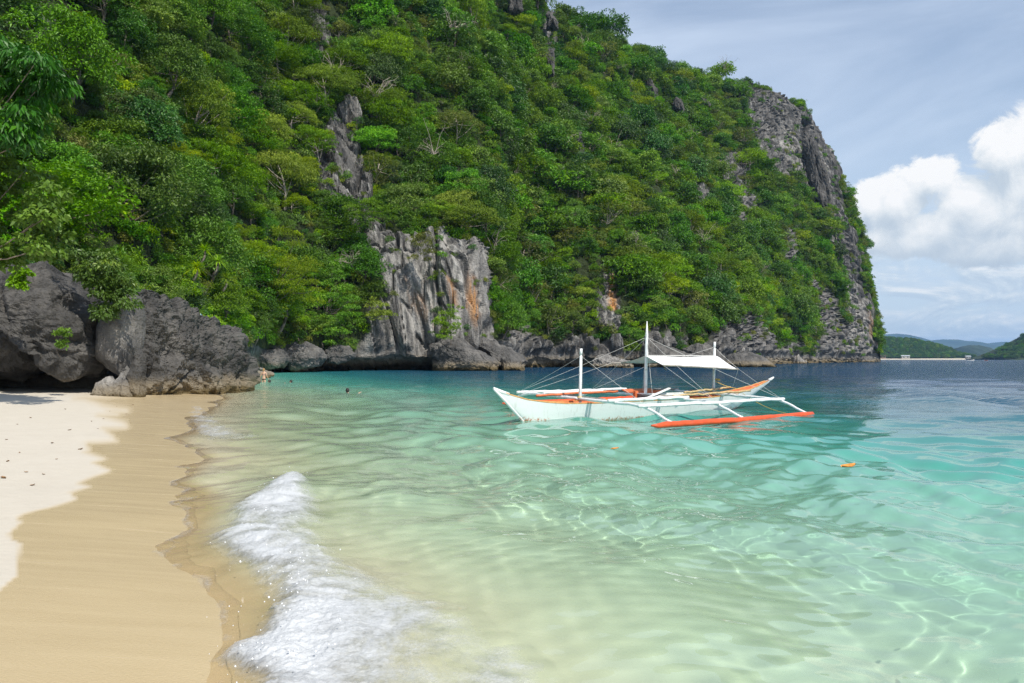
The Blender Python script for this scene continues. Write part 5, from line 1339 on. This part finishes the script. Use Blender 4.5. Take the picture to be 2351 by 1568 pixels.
# ------------------------------------------------------------------ small things on the sand and the water
def build_bits():
    M['dry_leaf'] = simple('dry_leaf', (0.26, 0.15, 0.07), 0.8, 0.3, 30); M['orange_leaf'] = simple('orange_leaf', (0.62, 0.26, 0.05), 0.6, 0.3, 30)
    rng = np.random.default_rng(61)
    def curled(n=6, L=0.1):
        v = []
        for i in range(n):
            a = i / (n - 1); w = math.sin(math.pi * (0.08 + 0.88 * a)) * 0.30
            for b in (-1, 0, 1): v.append(((a - .5) * L, b * w * L, (0.10 * abs(b) + 0.25 * (a - .5) ** 2) * L))
        v = np.array(v); f = gridfaces(n, 3); k = len(v)
        return np.concatenate([v, v - np.array([0, 0, 0.004])]), np.concatenate([f, f[:, ::-1] + k])
    v, f = curled(); leafme = mesh_np('dry_leaf', v, f, True, None, [M['dry_leaf']])
    spots = [(15, 1010), (18, 1060), (60, 1085), (75, 1115), (130, 1055), (185, 1032), (252, 945), (280, 922), (290, 951), (238, 962), (305, 930), (160, 988), (120, 1018), (45, 1040), (8, 1098), (100, 1090), (210, 968), (268, 934), (330, 918), (225, 985), (468, 911), (70, 960), (40, 975), (150, 940)]
    for u, w in spots:
        z = 0.3
        for _ in range(4):
            D = (H - z) * FPX / (w - HY); x = (u - CX) / FPX * D; z = float(ground_z(np.array([x]), np.array([D]))[0])
        o = link('dry_leaf', leafme, loc=(x, D, z + 0.008), label='small brown dry leaf lying on the pale sand', category='leaf', group='dry leaves on the dry sand')
        s = rng.uniform(0.35, 1.0); o.scale = (s, s, s); o.rotation_euler = (rng.normal() * 0.2, rng.normal() * 0.2, rng.uniform(0, 6.28))
    v, f = curled(7, 0.26); fl = mesh_np('floating_leaf', v, f, True, None, [M['orange_leaf']])
    for u, w, k, lab in ((1948, 1080, 1.0, 'larger orange leaf floating to the right in clear water'), (1412, 1032, 0.6, 'small orange leaf floating just in front of the boat')):
        D = H * FPX / (w - HY); x = (u - CX) / FPX * D; z = float(sea_z(np.array([x]), np.array([D]), np.array([math.hypot(x, D)]))[0])
        o = link('floating_leaf', fl, loc=(x, D, z + 0.012), label=lab, category='leaf'); o.scale = (k, k, k); o.rotation_euler = (0.1, -0.1, 0.3)
    # light blue pennant behind the boulder
    p = V(460, 742, 41); e = empty('pennant', p, 0, label='small light blue pennant on a stick behind the pitted boulder', category='flag')
    MB().tube([(0, 0, -0.3), (0, 0, 0.52)], 0.012, 6).build('stick', M['bark_pale'], e)
    M['pennant'] = simple('pennant_blue', (0.20, 0.60, 0.70), 0.7)
    MB().add([(0.012, 0, 0.50), (0.012, 0, 0.24), (0.14, 0.03, 0.27), (0.012, 0.008, 0.50), (0.012, 0.008, 0.24), (0.14, 0.038, 0.27)], [(0, 1, 2), (3, 5, 4), (0, 3, 4, 1), (1, 4, 5, 2), (2, 5, 3, 0)]).build('cloth', M['pennant'], e, smooth=False)


build_bits()

# ------------------------------------------------------------------ the far shore
def far_hill(name, prof, D, depth, mat, lump=0.0, lw=8.0, nu=160, nv=24, label=None, skew=0.35):
    prof = np.array(prof, float); us = np.linspace(prof[0, 0], prof[-1, 0], nu); top = np.interp(us, prof[:, 0], prof[:, 1]); w = np.linspace(-1, 1, nv)
    k = np.ones(5) / 5; top = np.convolve(np.pad(top, 2, mode='edge'), k, 'valid')
    Zt = H + (HY - top) / FPX * D; X = (us - CX) / FPX * D
    sh = np.where(w < 0, (1 - np.abs(w) ** 1.7), (1 - w ** 2))
    x = np.repeat(X[None], nv, 0); y = D + w[:, None] * depth * np.ones(nu); z = sh[:, None] * (Zt + 3)[None] - 3
    # keep the ridge line on the profile although the ridge is at the middle of the mound
    q = np.stack([x, y, z], -1)
    z = z + lump * fbm(q / lw, 4) * sh[:, None] + 0.5 * lump * fbm(q / (lw * 3) + 5, 2) * sh[:, None]
    v = np.stack([x, y, z], -1)
    link(name, mesh_np(name, v.reshape(-1, 3), gridfaces(nv, nu)[:, ::-1] if False else gridfaces(nv, nu), True, None, [mat]), kind='structure')
    return v


def far_trees(name, v, D, n, scale, label, seed, zmin=2.0):
    rng = np.random.default_rng(seed); m, k = v.shape[:2]
    i = rng.integers(0, int(m * 0.62), n); j = rng.integers(0, k, n); p = v[i, j] + rng.normal(size=(n, 3)) * np.array([2, 2, 0.2]); p = p[v[i, j, 2] > zmin]
    n = len(p); s = scale * rng.uniform(0.7, 1.35, n)
    kd = rng.choice([2, 2, 2, 2, 2, 0], n) + 5 * rng.integers(0, 2, n)
    scatter(name, p - np.array([0, 0, 1.0]), np.stack([0 * s, 0 * s, rng.uniform(0, 6.28, n)], 1), np.stack([s, s, s], 1), kd, FARMESH, kind='stuff', category='wood', label=label)


FARMESH = [join_mesh('shore_tree', *p) for p in PROTO]


def build_far():
    fm = simple('far_forest', (0.026, 0.042, 0.014), 0.95, 0.45, 0.08); mm = simple('far_mountain', (0.035, 0.055, 0.025), 0.95, 0.4, 0.006)
    sand = simple('far_sand', (0.62, 0.55, 0.43), 0.95, 0.1, 0.3)
    # wooded island with the pale beach
    v = far_hill('wooded_hill', [(1930, 800), (1960, 790), (1990, 784), (2020, 780), (2045, 781), (2070, 783), (2095, 786), (2115, 790), (2135, 793), (2150, 800), (2165, 810), (2185, 817), (2200, 822)], 1750, 120, fm, 2.0, 12)
    far_trees('wooded_hill_trees', v, 1750, 1500, 1.5, 'dark green wood covering the low hill across the water', 71)
    us = np.linspace(1900, 2240, 60); rows = []
    for k, (dy, z) in enumerate(((-150, -1.0), (-132, 1.2), (-112, 2.2), (-95, 2.2))):
        rows.append([((u - CX) / FPX * (1750 + dy), 1750 + dy + 6 * math.sin(u / 40), z if u < 2215 else -1.0) for u in us])
    link('far_beach', mesh_np('far_beach', np.array(rows).reshape(-1, 3), gridfaces(4, 60), True, None, [sand]), kind='structure')
    # wooded point at the right edge
    v = far_hill('wooded_point', [(2268, 823), (2285, 818), (2300, 808), (2315, 800), (2335, 790), (2350, 780), (2356, 772), (2390, 765), (2450, 745), (2560, 740), (2700, 790), (2740, 822)], 1350, 110, fm, 2.0, 12)
    far_trees('wooded_point_trees', v, 1350, 1500, 1.25, 'dark green wood on the point at the right edge of the bay', 72)
    v = far_hill('limestone_knoll', [(2185, 822), (2200, 806), (2208, 798), (2222, 793), (2240, 792), (2256, 796), (2262, 806), (2275, 812), (2300, 814), (2340, 816), (2370, 822)], 3600, 200, fm, 8.0, 40)
    far_hill('distant_mountains', [(1900, 800), (1960, 790), (2000, 780), (2030, 770), (2048, 765), (2056, 764.5), (2066, 770), (2080, 776), (2105, 782), (2125, 785), (2140, 783), (2155, 779), (2170, 780), (2185, 779), (2200, 783), (2225, 788), (2250, 793), (2275, 795), (2290, 792), (2310, 787), (2325, 783), (2345, 785), (2370, 790), (2420, 780), (2500, 775), (2600, 785), (2800, 800)], 9000, 1400, mm, 18.0, 260, 260, 30)
    # houses along the far beach
    wall = simple('house_wall', (0.36, 0.34, 0.31), 0.8); brown = simple('house_timber', (0.20, 0.13, 0.09), 0.8); roofw = simple('roof_white', (0.34, 0.37, 0.38), 0.6); roofb = simple('roof_brown', (0.17, 0.10, 0.08), 0.8); win = simple('window_dark', (0.03, 0.05, 0.06), 0.3)
    for u, D, w, hgt, m1, m2, lab in ((2004, 1635, 9, 4.0, brown, roofb, 'brown beach house nearest the headland on the far shore'), (2025, 1636, 13, 5.5, brown, roofb, 'wider brown beach house with dark roof on the far shore'), (2078, 1634, 16, 5, wall, roofw, 'long white house standing on the far beach'), (2222, 1640, 9, 4, wall, roofw, 'small white hut at the end of the far beach'), (2170, 1642, 12, 4.5, brown, roofw, 'open pavilion with a white roof under the far trees'),
                                      (2110, 1690, 10, 4, wall, roofw, 'pale house high among the trees of the far hill'), (2048, 1680, 9, 4, wall, roofb, 'pale house with brown roof halfway up the far hill')):
        x = (u - CX) / FPX * D; z0 = 2.0 if D < 1660 else (22.0 if u > 2090 else 15.0)
        e = empty('beach_house', (x, D, z0), 0, label=lab, category='house')
        MB().box((0, 0, hgt / 2), (w, 6, hgt)).build('wall', m1, e, smooth=False)
        MB().add([(-w / 2 - 1, -4, hgt + .01), (w / 2 + 1, -4, hgt + .01), (w / 2 + 1, 4, hgt + .01), (-w / 2 - 1, 4, hgt + .01), (-w / 2 - 1, 0, hgt + 2.2), (w / 2 + 1, 0, hgt + 2.2)], [(0, 1, 5, 4), (2, 3, 4, 5), (0, 4, 3), (1, 2, 5), (0, 3, 2, 1)]).build('roof', m2, e, smooth=False)
        for k in (-1, 1): MB().box((k * w * 0.25, -3.03, hgt * 0.55), (w * 0.2, 0.1, hgt * 0.4)).build('window', win, e, smooth=False)
    # two small craft far out
    def craft(u, D, L, label, crew, white=True):
        x = (u - CX) / FPX * D; e = empty('small_boat', (x, D, 0), 0, label=label, category='boat'); mb = MB(); n = 13; tt = np.linspace(-1, 1, n)
        sec = []
        for t in tt:
            b = 0.06 * L * (1 - abs(t) ** 2.5) + 0.02; gz = 0.07 * L + 0.10 * L * abs(t) ** 4; kz = -0.02 * L + 0.10 * L * abs(t) ** 5
            sec += [(t * L / 2, b, gz), (t * L / 2, b * 0.6, kz), (t * L / 2, -b * 0.6, kz), (t * L / 2, -b, gz)]
        mb.add(sec, [tuple(q) for q in gridfaces(n, 4)]); mb.build('hull', M['white'] if white else M['orange'], e)
        if white:
            for s in (-1, 1):
                MB().tube([(-L * .35, s * L * .28, .1), (L * .35, s * L * .28, .1)], 0.09, 6).build('outrigger_float', M['pole'], e)
                for t in (-.25, .25): MB().tube([(t * L, 0, .09 * L), (t * L, s * L * .28, .15)], 0.06, 5).build('boom', M['pole'], e)
        for k, (cx, col) in enumerate(crew):
            pe = empty('person', (x + cx, D, 0.05 * L), 0, label='tiny figure in dark clothes sitting in the %s' % ('far white outrigger boat' if white else 'far red kayak, number %s from the bow' % ('one' if k == 0 else 'two')), category='person')
            b = bpy.data.meshes.new('body'); b.from_pydata([(0, 0, 0.1), (0, 0, 0.35), (0, 0, 0.62), (0, 0, 0.74), (0, 0, 0.88), (0.2, 0, 0.58), (0.28, -0.2, 0.35), (-0.2, 0, 0.58), (-0.28, -0.2, 0.35), (0.12, -0.4, 0.1), (-0.12, -0.4, 0.1)], [(0, 1), (1, 2), (2, 3), (3, 4), (2, 5), (5, 6), (2, 7), (7, 8), (0, 9), (0, 10)], []); b.materials.append(M[col])
            o = link('body', b, pe); o.modifiers.new('skin', 'SKIN')
            for i, r in enumerate((.16, .15, .15, .06, .11, .07, .05, .07, .05, .07, .07)): b.skin_vertices[0].data[i].radius = (r, r)
            b.skin_vertices[0].data[0].use_root = True; MB().ball((0, .02, .92), .12, 8, 6).build('hair', M['hair_dark'], pe)
    craft(2226, 700, 8.4, 'small white outrigger boat crossing the bay far away', [(0.3, 'black_suit')])
    craft(2264, 705, 3.4, 'tiny red kayak right of the far white boat', [(-.5, 'black_suit'), (.6, 'black_suit')], False)


build_far()

# ------------------------------------------------------------------ sea air
def build_haze():
    m = bpy.data.materials.new('haze'); m.use_nodes = True; t = NT(m.node_tree); t.n.remove(t.n['Principled BSDF'])
    vp = t.node('ShaderNodeVolumePrincipled'); vp.inputs['Color'].default_value = (0.32, 0.60, 1.0, 1); vp.inputs['Density'].default_value = HAZE
    vp.inputs['Anisotropy'].default_value = 0.0
    t.put(t.n['Material Output'].inputs['Volume'], vp.outputs[0])
    x, y0, y1, z0, z1 = 15000, -15000, 15000, -30, 340
    v = [(a, b, c) for a in (-x, x) for b in (y0, y1) for c in (z0, z1)]
    me = mesh_np('haze', v, [(0, 1, 3, 2), (4, 6, 7, 5), (0, 4, 5, 1), (2, 3, 7, 6), (0, 2, 6, 4), (1, 5, 7, 3)], False, None, [m])
    link('haze', me, kind='stuff', category='haze', label='thin bluish sea haze over the whole bay')


HAZE = 7.0e-5
if HAZE: build_haze()
